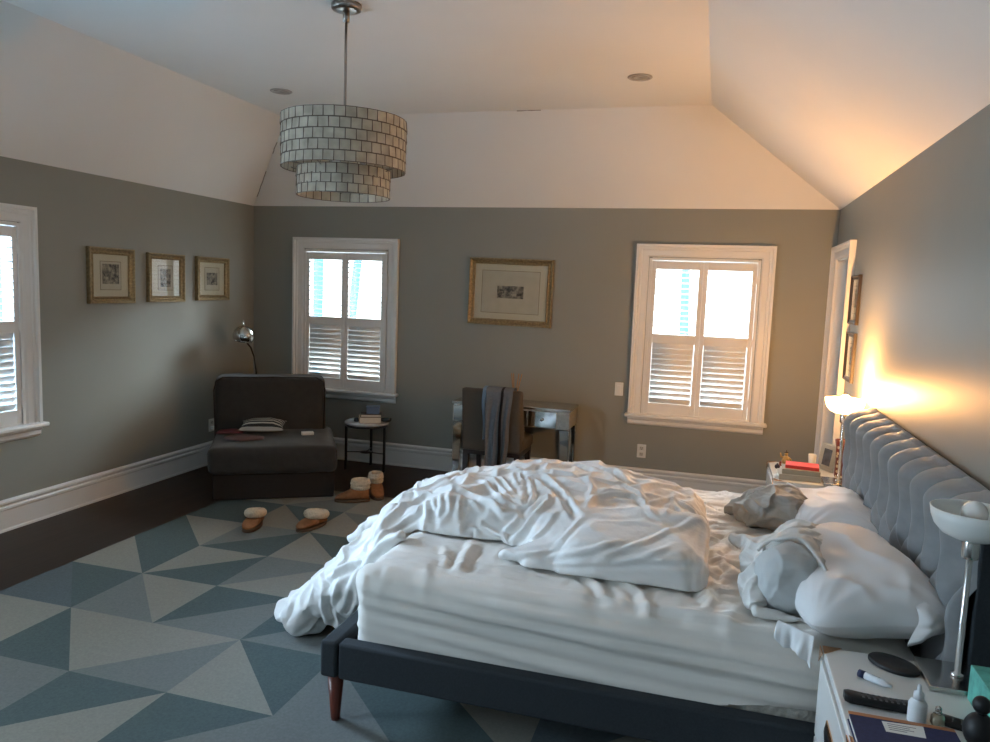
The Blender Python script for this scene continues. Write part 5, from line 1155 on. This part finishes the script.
FOLDS = [
([(-1.366,3.195,0.676),(-1.349,3.218,0.688),(-1.332,3.242,0.699),(-1.314,3.265,0.711),(-1.291,3.277,0.722),(-1.269,3.29,0.732),(-1.248,3.305,0.742),(-1.203,3.294,0.754),(-1.159,3.285,0.765),(-1.118,3.282,0.775),(-1.073,3.254,0.773),(-1.032,3.231,0.77),(-0.985,3.191,0.772),(-0.935,3.164,0.766),(-0.891,3.151,0.757),(-0.847,3.141,0.746),(-0.828,3.142,0.747),(-0.809,3.144,0.748),(-0.79,3.148,0.748)],0.016,0.016),
([(-1.331,3.227,0.695),(-1.314,3.244,0.706),(-1.296,3.262,0.716),(-1.279,3.281,0.727),(-1.25,3.275,0.735),(-1.221,3.271,0.744),(-1.192,3.266,0.752)],0.012,0.01),
([(-1.167,3.209,0.758),(-1.146,3.131,0.751),(-1.142,3.103,0.729),(-1.142,3.084,0.704)],0.011,0.013),
([(-1.065,3.188,0.771),(-1.053,3.132,0.751),(-1.05,3.104,0.723),(-1.05,3.084,0.693)],0.011,0.013),
([(-1.237,3.195,0.723),(-1.212,3.135,0.718),(-1.199,3.106,0.703),(-1.19,3.088,0.686)],0.011,0.013),
([(-1.121,3.178,0.767),(-1.104,3.136,0.757),(-1.094,3.113,0.74),(-1.086,3.097,0.722)],0.011,0.013),
([(-1.011,3.178,0.769),(-0.989,3.151,0.759),(-0.971,3.135,0.745),(-0.954,3.123,0.731)],0.011,0.013),
([(-1.208,3.202,0.74),(-1.181,3.139,0.742),(-1.169,3.115,0.732),(-1.16,3.1,0.72)],0.011,0.013),
([(-1.259,3.171,0.704),(-1.255,3.148,0.695),(-1.252,3.129,0.685),(-1.251,3.113,0.675)],0.011,0.013),
([(-0.776,3.152,0.748),(-0.814,3.163,0.764),(-0.856,3.185,0.776),(-0.909,3.245,0.778),(-0.963,3.332,0.776),(-1.01,3.386,0.784),(-1.057,3.441,0.792)],0.013,0.017),
([(-0.783,3.161,0.756),(-0.812,3.181,0.774),(-0.848,3.223,0.786),(-0.901,3.325,0.782),(-0.939,3.378,0.788),(-0.98,3.44,0.793),(-1.025,3.512,0.795)],0.013,0.017),
([(-0.781,3.169,0.761),(-0.8,3.193,0.777),(-0.825,3.238,0.787),(-0.862,3.325,0.787),(-0.897,3.376,0.793),(-0.936,3.437,0.798),(-0.979,3.511,0.8)],0.013,0.017),
([(-0.778,3.171,0.761),(-0.788,3.2,0.777),(-0.805,3.25,0.787),(-0.826,3.324,0.791),(-0.855,3.387,0.801),(-0.887,3.462,0.808),(-0.926,3.557,0.812)],0.013,0.017),
([(-0.769,3.166,0.756),(-0.775,3.2,0.773),(-0.786,3.256,0.785),(-0.8,3.324,0.794),(-0.825,3.386,0.804),(-0.853,3.46,0.812),(-0.887,3.552,0.817)],0.013,0.017),
([(-0.753,3.163,0.751),(-0.749,3.189,0.764),(-0.747,3.224,0.775),(-0.747,3.267,0.784),(-0.771,3.332,0.798),(-0.797,3.405,0.81),(-0.828,3.497,0.82)],0.013,0.017),
([(-0.739,3.139,0.738),(-0.724,3.16,0.753),(-0.709,3.179,0.77),(-0.693,3.198,0.786),(-0.699,3.265,0.79),(-0.701,3.319,0.799),(-0.702,3.368,0.809)],0.013,0.017),
([(-0.787,3.139,0.739),(-0.805,3.132,0.734),(-0.823,3.126,0.729),(-0.841,3.121,0.723),(-0.864,3.132,0.737),(-0.888,3.144,0.75),(-0.913,3.159,0.763)],0.013,0.017),
([(-0.771,3.136,0.735),(-0.779,3.12,0.722),(-0.786,3.104,0.708),(-0.794,3.089,0.695),(-0.804,3.082,0.688),(-0.814,3.077,0.681),(-0.825,3.071,0.674)],0.013,0.017),
([(-0.669,3.393,0.814),(-0.672,3.313,0.798),(-0.665,3.191,0.796),(-0.672,3.142,0.774),(-0.69,3.11,0.75),(-0.71,3.088,0.722),(-0.731,3.068,0.695),(-0.756,3.049,0.667),(-0.782,3.035,0.639)],0.016,0.018),
([(-0.594,3.139,0.785),(-0.606,3.099,0.768),(-0.618,3.062,0.751),(-0.63,3.026,0.734),(-0.65,2.996,0.718),(-0.672,2.975,0.698),(-0.708,3.012,0.658)],0.012,0.008),
([(-0.745,2.864,0.659),(-0.726,2.857,0.656),(-0.708,2.852,0.652),(-0.678,2.848,0.661),(-0.649,2.847,0.669),(-0.622,2.852,0.674),(-0.593,2.861,0.682),(-0.565,2.867,0.691),(-0.534,2.864,0.702)],0.012,0.012),
([(-0.95,3.092,0.685),(-0.933,3.087,0.678),(-0.916,3.08,0.671),(-0.898,3.073,0.664),(-0.882,3.068,0.661),(-0.866,3.063,0.657),(-0.849,3.058,0.654),(-0.829,3.054,0.654),(-0.808,3.05,0.654),(-0.788,3.045,0.655)],0.013,0.014),
([(-0.766,3.489,0.824),(-0.73,3.436,0.82),(-0.696,3.392,0.814),(-0.664,3.353,0.807),(-0.636,3.316,0.799),(-0.6,3.232,0.805),(-0.571,3.184,0.802),(-0.551,3.148,0.791),(-0.53,3.112,0.781),(-0.51,3.073,0.772)],0.016,-0.018),
([(-0.737,3.521,0.829),(-0.695,3.451,0.823),(-0.656,3.394,0.815),(-0.62,3.346,0.805),(-0.583,3.273,0.799),(-0.543,3.178,0.802),(-0.514,3.134,0.79)],0.014,0.012),
([(-0.486,3.157,0.795),(-0.479,3.211,0.798),(-0.473,3.274,0.798),(-0.464,3.318,0.804),(-0.442,3.335,0.807),(-0.42,3.353,0.809),(-0.398,3.374,0.81),(-0.372,3.382,0.808),(-0.345,3.392,0.806),(-0.319,3.402,0.804),(-0.301,3.395,0.8),(-0.284,3.388,0.797),(-0.267,3.381,0.794),(-0.243,3.326,0.785),(-0.213,3.188,0.801),(-0.192,3.149,0.789)],0.014,0.02),
([(-0.488,3.262,0.799),(-0.491,3.314,0.805),(-0.493,3.358,0.813),(-0.496,3.409,0.82),(-0.512,3.454,0.825),(-0.529,3.503,0.829),(-0.547,3.556,0.832)],0.014,0.01),
([(-0.608,2.839,0.664),(-0.573,2.846,0.671),(-0.536,2.843,0.682),(-0.497,2.825,0.699),(-0.46,2.815,0.714),(-0.425,2.818,0.725),(-0.392,2.826,0.735),(-0.364,2.839,0.745),(-0.336,2.857,0.754),(-0.309,2.886,0.759)],0.014,0.012),
([(-0.553,2.883,0.705),(-0.54,2.9,0.719),(-0.527,2.922,0.731),(-0.516,2.952,0.741),(-0.509,2.993,0.75),(-0.501,3.029,0.761),(-0.493,3.065,0.773)],0.014,0.012),
([(-0.367,2.809,0.711),(-0.329,2.819,0.727),(-0.293,2.834,0.742),(-0.257,2.856,0.754),(-0.215,2.908,0.76),(-0.174,2.973,0.762),(-0.131,3.032,0.767),(-0.094,3.088,0.775),(-0.055,3.142,0.784),(-0.016,3.198,0.793)],0.014,0.011),
([(-0.303,2.804,0.7),(-0.272,2.808,0.71),(-0.241,2.814,0.72),(-0.21,2.821,0.729),(-0.172,2.839,0.745),(-0.134,2.868,0.757),(-0.096,2.927,0.76)],0.013,0.009),
([(-0.6,2.807,0.637),(-0.551,2.808,0.641),(-0.501,2.798,0.65),(-0.453,2.791,0.658),(-0.406,2.792,0.667),(-0.36,2.795,0.675),(-0.315,2.797,0.683),(-0.27,2.8,0.691),(-0.225,2.803,0.699),(-0.18,2.807,0.707),(-0.12,2.81,0.713),(-0.061,2.817,0.717),(-0.002,2.862,0.707)],0.011,-0.013),
([(-0.263,3.339,0.789),(-0.243,3.36,0.788),(-0.224,3.382,0.787),(-0.204,3.405,0.786),(-0.182,3.435,0.785),(-0.159,3.467,0.784),(-0.136,3.5,0.782),(-0.108,3.476,0.776),(-0.079,3.452,0.77),(-0.051,3.439,0.761),(-0.035,3.428,0.753),(-0.018,3.431,0.74),(-0.001,3.215,0.79)],0.015,0.013),
([(-0.132,3.491,0.781),(-0.139,3.412,0.777),(-0.142,3.232,0.803),(-0.149,3.175,0.795)],0.011,0.011),
([(-0.132,3.491,0.781),(-0.113,3.428,0.774),(-0.095,3.367,0.768),(-0.075,3.187,0.797)],0.011,0.011),
([(-0.132,3.491,0.781),(-0.127,3.451,0.778),(-0.122,3.413,0.774),(-0.117,3.376,0.771)],0.009,0.008),
([(0.022,3.155,0.751),(0.018,3.081,0.738),(0.014,3.013,0.725),(0.007,2.926,0.711),(0.001,2.851,0.696),(-0.005,2.819,0.667)],0.016,0.01),
([(-0.554,3.83,0.826),(-0.509,3.782,0.831),(-0.468,3.752,0.833),(-0.43,3.739,0.83),(-0.4,3.694,0.828),(-0.371,3.655,0.825),(-0.344,3.621,0.821)],0.02,0.008),
([(-0.646,3.811,0.83),(-0.6,3.781,0.831),(-0.555,3.753,0.833),(-0.51,3.725,0.834)],0.02,0.008),
([(-0.38,3.556,0.824),(-0.353,3.527,0.819),(-0.327,3.501,0.813),(-0.302,3.476,0.808),(-0.281,3.441,0.802),(-0.262,3.408,0.796),(-0.242,3.376,0.79)],0.015,0.009),
([(-0.468,3.752,0.833),(-0.431,3.677,0.832),(-0.396,3.619,0.828),(-0.364,3.569,0.822),(-0.339,3.58,0.819),(-0.314,3.593,0.816),(-0.289,3.606,0.813)],0.02,-0.008),
([(-1.264,3.264,0.728),(-1.297,3.246,0.713),(-1.329,3.229,0.697),(-1.36,3.208,0.682),(-1.37,3.173,0.669),(-1.381,3.142,0.655),(-1.393,3.116,0.64),(-1.407,3.083,0.612),(-1.434,3.078,0.575),(-1.47,3.093,0.531)],0.018,0.016),
([(-1.222,3.31,0.75),(-1.157,3.269,0.763),(-1.098,3.241,0.772),(-1.052,3.248,0.771),(-1.019,3.234,0.769),(-0.98,3.2,0.773),(-0.946,3.182,0.773)],0.014,0.01),
([(-1.456,3.005,0.485),(-1.516,3.047,0.443),(-1.563,3.061,0.412),(-1.602,3.06,0.388),(-1.633,3.056,0.366),(-1.673,3.068,0.336),(-1.723,3.098,0.298)],0.018,0.014),
([(-1.732,3.128,0.308),(-1.688,3.055,0.296),(-1.675,3.037,0.259),(-1.676,3.044,0.21),(-1.67,3.052,0.181),(-1.667,3.066,0.149),(-1.734,3.21,0.049)],0.018,0.016),
([(-1.503,3.041,0.452),(-1.5,3.011,0.42),(-1.506,3.001,0.381),(-1.517,2.999,0.339),(-1.539,3.005,0.288),(-1.568,3.024,0.231),(-1.603,3.054,0.167)],0.018,0.016),
([(-1.475,2.987,0.391),(-1.481,2.991,0.347),(-1.491,3.004,0.298),(-1.507,3.027,0.244),(-1.527,3.037,0.218),(-1.548,3.05,0.19),(-1.569,3.061,0.162)],0.014,0.012),
([(-1.582,3.023,0.362),(-1.588,3.01,0.333),(-1.598,3.007,0.299),(-1.616,3.019,0.259),(-1.62,3.032,0.224),(-1.625,3.046,0.189),(-1.63,3.06,0.153)],0.014,0.012),
([(-1.24,3.134,0.695),(-1.278,3.12,0.667),(-1.31,3.094,0.642),(-1.34,3.064,0.62),(-1.354,3.026,0.598),(-1.361,2.975,0.581),(-1.389,2.97,0.547)],0.015,0.012),
([(-1.247,3.082,0.64),(-1.284,3.069,0.616),(-1.256,2.905,0.648),(-1.304,2.922,0.614),(-1.341,2.938,0.573),(-1.376,2.948,0.533),(-1.41,2.956,0.494)],0.014,0.012),
([(-1.815,3.135,0.241),(-1.839,3.13,0.219),(-1.863,3.125,0.197),(-1.887,3.121,0.175),(-1.883,3.088,0.159),(-1.886,3.065,0.138),(-1.895,3.055,0.111)],0.016,0.01)]
M_duvet = mat('white_duvet_cotton', (.72,.70,.67), rough=.85, bump=(34,.35,.008), sheen=.1)
V, F = DUVET_BASE; N = vnormals(V, F)
wp = V+.06*np.stack([gnoise(V*2.6), gnoise(V*2.6+9), gnoise(V*2.6+17)], 1)
lobe = smoothstep(-.72,-.86,V[:,0]); flap = smoothstep(-.78,-.6,V[:,0])*smoothstep(.62,.70,V[:,2])
onbed = smoothstep(-1.35,-1.25,V[:,0])
d_ = .012*(ridged(wp*np.array([7,3,5]), 1.6)-.3)*(.35+.9*lobe)+.010*(ridged(wp*np.array([2.2,7,5])+5, 1.6)-.3)*(.4+.5*flap)
dr_ = 1-onbed
dir_ = wp@np.array([[.75,-.1],[-.3,1.0],[.6,.1]])
d_ += dr_*(.016*(ridged(np.stack([dir_[:,0]*1.6, wp[:,1]*6.5, dir_[:,0]*0], 1)+21, 1.2)-.3)+.008*gnoise(wp*9))
d_ += .006*gnoise(wp*5.5)+.0022*gnoise(wp*17)
for ln, w_, h_ in FOLDS: d_ += fold(V, ln, w_, h_*.95)
low = smoothstep(0,.03,V[:,2]-RUGZ); V2 = V+N*(d_*low)[:,None]
taut_ = np.clip(.92*smoothstep(-.72,-.60,V[:,0])*smoothstep(3.42,3.28,V[:,1])+.45*smoothstep(-.62,-.5,V[:,0]), 0, .95)
taut_ = np.maximum(taut_, .7*np.exp(-((V[:,0]+.60)/.16)**2-((V[:,1]-3.55)/.30)**2))
V2 = cloth_wrinkle(V2, F, .112, 14, .14, .3, taut=taut_); V2 = keep_out(V2, BED_SOLIDS, .004)
dv = subsurf(mesh_np('duvet', V2, F, M_duvet)); tag(dv, 'rumpled white duvet heaped over the bed and hanging to the rug at the foot', 'duvet')

# ================================================================== pillows
M_pil = mat('white_pillowcase', (.70,.69,.68), rough=.85, sheen=.1); M_gry = mat('pale_grey_pillow', (.47,.48,.47), rough=.85, sheen=.1); M_case = mat('off_white_loose_case', (.60,.585,.55), rough=.85, sheen=.1); M_tau = mat('grey_taupe_case', (.36,.345,.31), rough=.9)
def sit(V, z): 
    V = V.copy(); V[:,2] = np.where(V[:,2] < z, z+(V[:,2]-z)*.05, V[:,2]); return V
def place_np(V, M):
    A = np.array(M); return V@A[:3,:3].T+A[:3,3]
def frill(name, ring, m, parent, seed, depth, dirv, amp=.02):
    """loose hem of a pillowcase: strip starting on a ring of points"""
    R_ = np.array(ring); n = len(R_); V = []; F = []; dv_ = np.array(dirv, float); rows_ = 6
    for r in range(rows_):
        t = r/(rows_-1)
        for i, p in enumerate(R_):
            c = R_.mean(0); o = (p-c); w = amp*t*math.sin(i*1.9+seed+t*1.3)+amp*.6*t*math.sin(i*3.7+seed*2)
            V.append(p+dv_*depth*t+o*(.10*t-.25*t*t)+o/np.linalg.norm(o)*w)
    for r in range(rows_-1):
        for i in range(n): F.append([r*n+i, r*n+(i+1)%n, (r+1)*n+(i+1)%n, (r+1)*n+i])
    o = mesh_np(name, np.array(V), F, m, parent); s = o.modifiers.new('thick', 'SOLIDIFY'); s.thickness = .004; sb = o.modifiers.new('sub', 'SUBSURF'); sb.levels = sb.render_levels = 1
    return o
def big_pillow(c, size, eul, seed, lab, near_cuff=True, zmin=BT+.004, m=None):
    V, F = pillow_np(size[0], size[1], size[2], 56, .16, seed, .9, 3.2, .22)
    M = Matrix.Translation(c) @ Matrix.Rotation(eul[2],4,'Z') @ Matrix.Rotation(eul[1],4,'Y') @ Matrix.Rotation(eul[0],4,'X')
    W = sit(place_np(V, M), zmin); W = cloth_wrinkle(W, F, .17, 12, .09, .3); W[:,2] = np.maximum(W[:,2], zmin)
    pk = [(1,i) for i in ()]; o = mesh_np('pillow', W-np.array(c), F, m or M_pil, loc=c); subsurf(o); tag(o, lab, 'pillow', 'pillows on the bed')
    if near_cuff:
        ring = []
        w, h, t = size
        for k in range(40):
            a_ = 2*PI*k/40; ring.append((w*.47*np.sign(math.cos(a_))*abs(math.cos(a_))**.8, -h*.485, t*.16*math.sin(a_)))
        R_ = place_np(np.array(ring), M); dv_ = np.array(M)[:3,:3]@np.array([0,-1,-.25])
        frill('pillowcase_hem', R_-np.array(c), m or M_pil, o, seed, .06, dv_, .013)
    return o
bp_ = big_pillow((.515,2.900,.722), (.50,.84,.25), (.02,-.10,.16), 1, 'plump white pillow at the near corner of the headboard, nearest the charging pad', False)
big_pillow((.585,3.865,.695), (.40,.66,.17), (.0,-.16,.05), 4, 'white pillow against the headboard behind the rolled grey pillow', False)

def sdf_obj(name, fn, lo, hi, h, m, parent, loc, disp, it=3, grow=.10):
    V, F = surface_nets(fn, lo, hi, h); V = relax(V, F, it, .5); N = vnormals(V, F); V = V+N*disp(V, N)[:,None]; V = cloth_wrinkle(V, F, grow, 12, .15, .3); V[:,2] = np.maximum(V[:,2], BT+.003)
    return subsurf(mesh_np(name, V-np.array(loc), F, m, parent, loc=loc if parent is None else None))
# open case ends on the near pillow: a turned-back flap on the right, gathered hem on the left
V, F = [], []; nu, nv = 30, 8
for j in range(nv):
    r_ = j/(nv-1)
    for i in range(nu):
        s_ = i/(nu-1); cup = math.sin(s_*PI)**.6
        wv = .006*math.sin(s_*14+r_*3)+.003*math.sin(s_*27+r_*5)
        V.append(np.array([.652+(.030+.042*cup)*r_+.012*math.sin(s_*5), 2.528-.034*math.sin(min(1, r_*1.25)*PI*.8)*cup+.022*r_+wv*(.3+.7*r_), .790-.135*s_+.012*r_]))
for j in range(nv-1):
    for i in range(nu-1): F.append([j*nu+i, j*nu+i+1, (j+1)*nu+i+1, (j+1)*nu+i])
o = mesh_np('pillowcase_flap', np.array(V)-np.array((.515,2.900,.722)), F, M_pil, bp_); s = o.modifiers.new('thick', 'SOLIDIFY'); s.thickness = .004; s.offset = 0; subsurf(o)
V, F = [], []; nu, nv = 46, 9
for j in range(nv):
    s_ = j/(nv-1)
    for i in range(nu):
        t = i/(nu-1); tp = np.array([.262+.105*t, 2.565-.075*t, .668-.006*t]); w_ = .013*math.sin(t*11+.5)+.005*math.sin(t*26+1)+.008*math.sin(t*5+s_*4)
        V.append(tp+np.array([-.45,-.75,0])*(.014*math.sin(s_*PI*.5)+w_*s_)+np.array([0,0,-1])*s_*(.055+.045*t+.014*math.sin(t*7)))
for j in range(nv-1):
    for i in range(nu-1): F.append([j*nu+i, j*nu+i+1, (j+1)*nu+i+1, (j+1)*nu+i])
V = keep_out(np.array(V), BED_SOLIDS[:1]+[lambda P: sd_box(P, (.64,2.20,.32), (.255,.292,.32), .004)], .010)
o = mesh_np('pillowcase_hem', V-np.array((.515,2.900,.722)), F, M_pil, bp_); s = o.modifiers.new('thick', 'SOLIDIFY'); s.thickness = .004; s.offset = 0; subsurf(o)
# pillow rolled up in its half removed case
c = (.27,2.93,.70)
A0, A1 = np.array([.312,2.775,.738]), np.array([.385,3.06,.735])
ax_ = (A1-A0)/np.linalg.norm(A1-A0)
def body_sdf(P):
    d = sd_caps(P, A0, A1, .118, .108); d = smin(d, sd_ell(P, (.32,2.81,.69), (.145,.09,.075)), .05)
    return smax(d, BT+.004-P[:,2], .015)
def case_sdf(P):
    d = sd_caps(P, A0+np.array([.004,0,.002]), A1+np.array([.0,.03,-.004]), .134, .128)
    t = (P-A0)@ax_; u = P[:,0]-(A0[0]+(P[:,1]-A0[1])*(A1-A0)[0]/(A1-A0)[1])
    edge = .030-.085*smoothstep(.02,.12,u)+.012*np.sin(P[:,2]*30+u*20)-.10*smoothstep(-.04,-.12,u)*smoothstep(.80,.72,P[:,2])
    d = smax(d, edge-t, .012)
    d = smin(d, sd_ell(P, (.200,2.81,.672), (.055,.13,.055)), .035); d = smin(d, sd_caps(P, (.28,3.12,.715), (.125,3.16,.735), .06, .018), .05)
    d = smin(d, sd_ell(P, (.25,3.02,.70), (.09,.12,.09)), .05)
    d = smin(d, sd_caps(P, (.21,2.67,.634), (.41,2.665,.632), .020, .013), .03)
    return smax(d, BT+.004-P[:,2], .012)
rp_ = sdf_obj('pillow', body_sdf, (.05,2.55,.60), (.55,3.28,.92), .011, M_gry, None, c, lambda V, N: .007*ridged(V*np.array([7,7,9])+3, 1.8)+.008*gnoise(V*7)-.014*np.exp(-(((V[:,0]-.31)**2+(V[:,2]-.76)**2)/.0016))*(N[:,1] < -.5), 3, .035)
tag(rp_, 'rolled pale grey pillow slipping out of its case in front of the white pillows', 'pillow', 'pillows on the bed')
def case_disp(V, N):
    wv = V+.03*np.stack([gnoise(V*6), gnoise(V*6+5), gnoise(V*6+11)], 1); lft = smoothstep(.25,.15,V[:,0])
    return .011*(ridged(wv*np.array([9,9,13]), 1.5)-.25)*(.5+lft)+.012*lft*(ridged(wv*np.array([20,14,7])+9, 1.1)-.3)+.005*gnoise(wv*13)
pc_ = sdf_obj('pillowcase', case_sdf, (.0,2.55,.60), (.55,3.32,.93), .010, M_case, rp_, c, case_disp)
e1 = np.array([ax_[1], -ax_[0], 0]); pts = []
for k in range(25):
    f_ = math.radians(-40+190*k/24); u_ = .139*math.cos(f_); t_ = .030-.085*float(smoothstep(.02,.12,np.array(u_)))+.004*math.sin(k*1.3)
    pts.append(Vector(tuple(A0+ax_*t_+e1*u_+np.array([0,0,1])*(.139+.003*math.sin(k*.9))*math.sin(f_)-np.array(c))))
m = MB(); m.tube(pts, .0065, 10); m.build('case_hem', M_case, pc_)
# crumpled grey bundle towards the far side
c = (.36,3.86,.70)
def bun_sdf(P):
    d = sd_ell(P, (.37,3.88,.695), (.145,.19,.108)); d = smin(d, sd_ell(P, (.28,3.82,.68), (.13,.13,.075)), .05); d = smin(d, sd_caps(P, (.24,3.95,.69), (.14,3.92,.65), .06, .03), .04)
    d = smin(d, sd_ell(P, (.43,3.80,.665), (.07,.09,.06)), .03)
    return smax(d, BT+.004-P[:,2], .012)
def bun_disp(V, N):
    wv = V+.04*np.stack([gnoise(V*5), gnoise(V*5+5), gnoise(V*5+11)], 1); lft = smoothstep(.38,.26,V[:,0])
    return .016*(ridged(wv*np.array([8,8,12])+4, 1.4)-.3)*(.4+lft)+.009*gnoise(wv*10)
bn = sdf_obj('pillow', bun_sdf, (.0,3.58,.60), (.60,4.15,.88), .0105, M_tau, None, c, bun_disp)
tag(bn, 'crumpled grey taupe pillow bundle on the far side of the bed by the far nightstand', 'pillow', 'pillows on the bed')
def hemf(V): return V
m = MB(); pts = [(.475,3.73,.650),(.49,3.79,.69),(.48,3.88,.745),(.45,3.97,.78),(.40,4.01,.795)]
m.tube([Vector(p)-Vector(c) for p in pts], [.006,.009,.010,.009,.006], 10); m.build('case_hem', M_case, bn)
# ================================================================== daylight, lamp light, camera
w = bpy.data.worlds.new('sky'); SC.world = w; w.use_nodes = True; nt = w.node_tree; bg = nt.nodes['Background']
tc = nt.nodes.new('ShaderNodeTexCoord'); n = nt.nodes.new('ShaderNodeTexNoise'); n.inputs['Scale'].default_value = 3.2; n.inputs['Detail'].default_value = 4
nt.links.new(tc.outputs['Generated'], n.inputs['Vector'])
r = nt.nodes.new('ShaderNodeValToRGB'); r.color_ramp.elements[0].position = .28; r.color_ramp.elements[0].color = (.36,.66,.95,1); r.color_ramp.elements[1].position = .42; r.color_ramp.elements[1].color = (.92,.97,1,1)
nt.links.new(n.outputs[0], r.inputs[0]); nt.links.new(r.outputs[0], bg.inputs[0]); bg.inputs[1].default_value = 2.8

def area(name, loc, rot, sx, sy, col, e):
    l = bpy.data.lights.new(name, 'AREA'); l.shape = 'RECTANGLE'; l.size = sx; l.size_y = sy; l.color = col; l.energy = e
    o = bpy.data.objects.new(name, l); COL.objects.link(o); o.location = loc; o.rotation_euler = rot; return o
def aimed(name, loc, to, sx, sy, col, e):
    o = area(name, loc, (0,0,0), sx, sy, col, e); o.rotation_euler = (Vector(to)-Vector(loc)).to_track_quat('-Z', 'Y').to_euler(); return o
# sky light entering the left window that lies nearer than the photograph, much of it thrown up by the pale ground
area('daylight', (XL-.30, (W4[0]+W4[1])/2, 1.45), (0, -math.radians(116), 0), 1.45, 1.05, (.62,.80,1.0), 92)
# open sky above the neighbouring roofs, shining down through the shuttered windows
aimed('skylight', (XL-4.2, 3.9, 3.7), (XL, 3.48, 1.7), 3.2, 2.0, (.54,.74,1.0), 4200)
aimed('skylight', (-1.7, D+4.6, 4.0), (-1.7, D, 1.7), 5.5, 2.0, (.80,.91,1.0), 2700)
# the lit bedside lamp
p = bpy.data.lights.new('lamp_glow', 'POINT'); p.color = (1.0,.47,.14); p.energy = 46; p.shadow_soft_size = .04
o = bpy.data.objects.new('lamp_glow', p); COL.objects.link(o); o.location = (.765,4.825,NT+.552)

CAMF = 753.1262; yaw, pitch, roll = .2823, .1089, .0377
cy, sy, cp, sn = math.cos(yaw), math.sin(yaw), math.cos(pitch), math.sin(pitch)
fw = Vector((-sy*cp, cy*cp, -sn)); r0 = Vector((cy, sy, 0)); u0 = r0.cross(fw)
c_, s_ = math.cos(roll), math.sin(roll); rt = c_*r0+s_*u0; up_ = -s_*r0+c_*u0
cam = bpy.data.cameras.new('camera'); cam.sensor_width = 36; cam.lens = CAMF*36/990; cam.clip_start = .05
co = bpy.data.objects.new('camera', cam); COL.objects.link(co)
co.matrix_world = Matrix(((rt.x,up_.x,-fw.x,0),(rt.y,up_.y,-fw.y,0),(rt.z,up_.z,-fw.z,1.72),(0,0,0,1)))
SC.camera = co
SC.view_settings.view_transform = 'Standard'; SC.view_settings.look = 'None'; SC.view_settings.gamma = 1; SC.view_settings.use_curve_mapping = False
SC.view_settings.exposure = .90
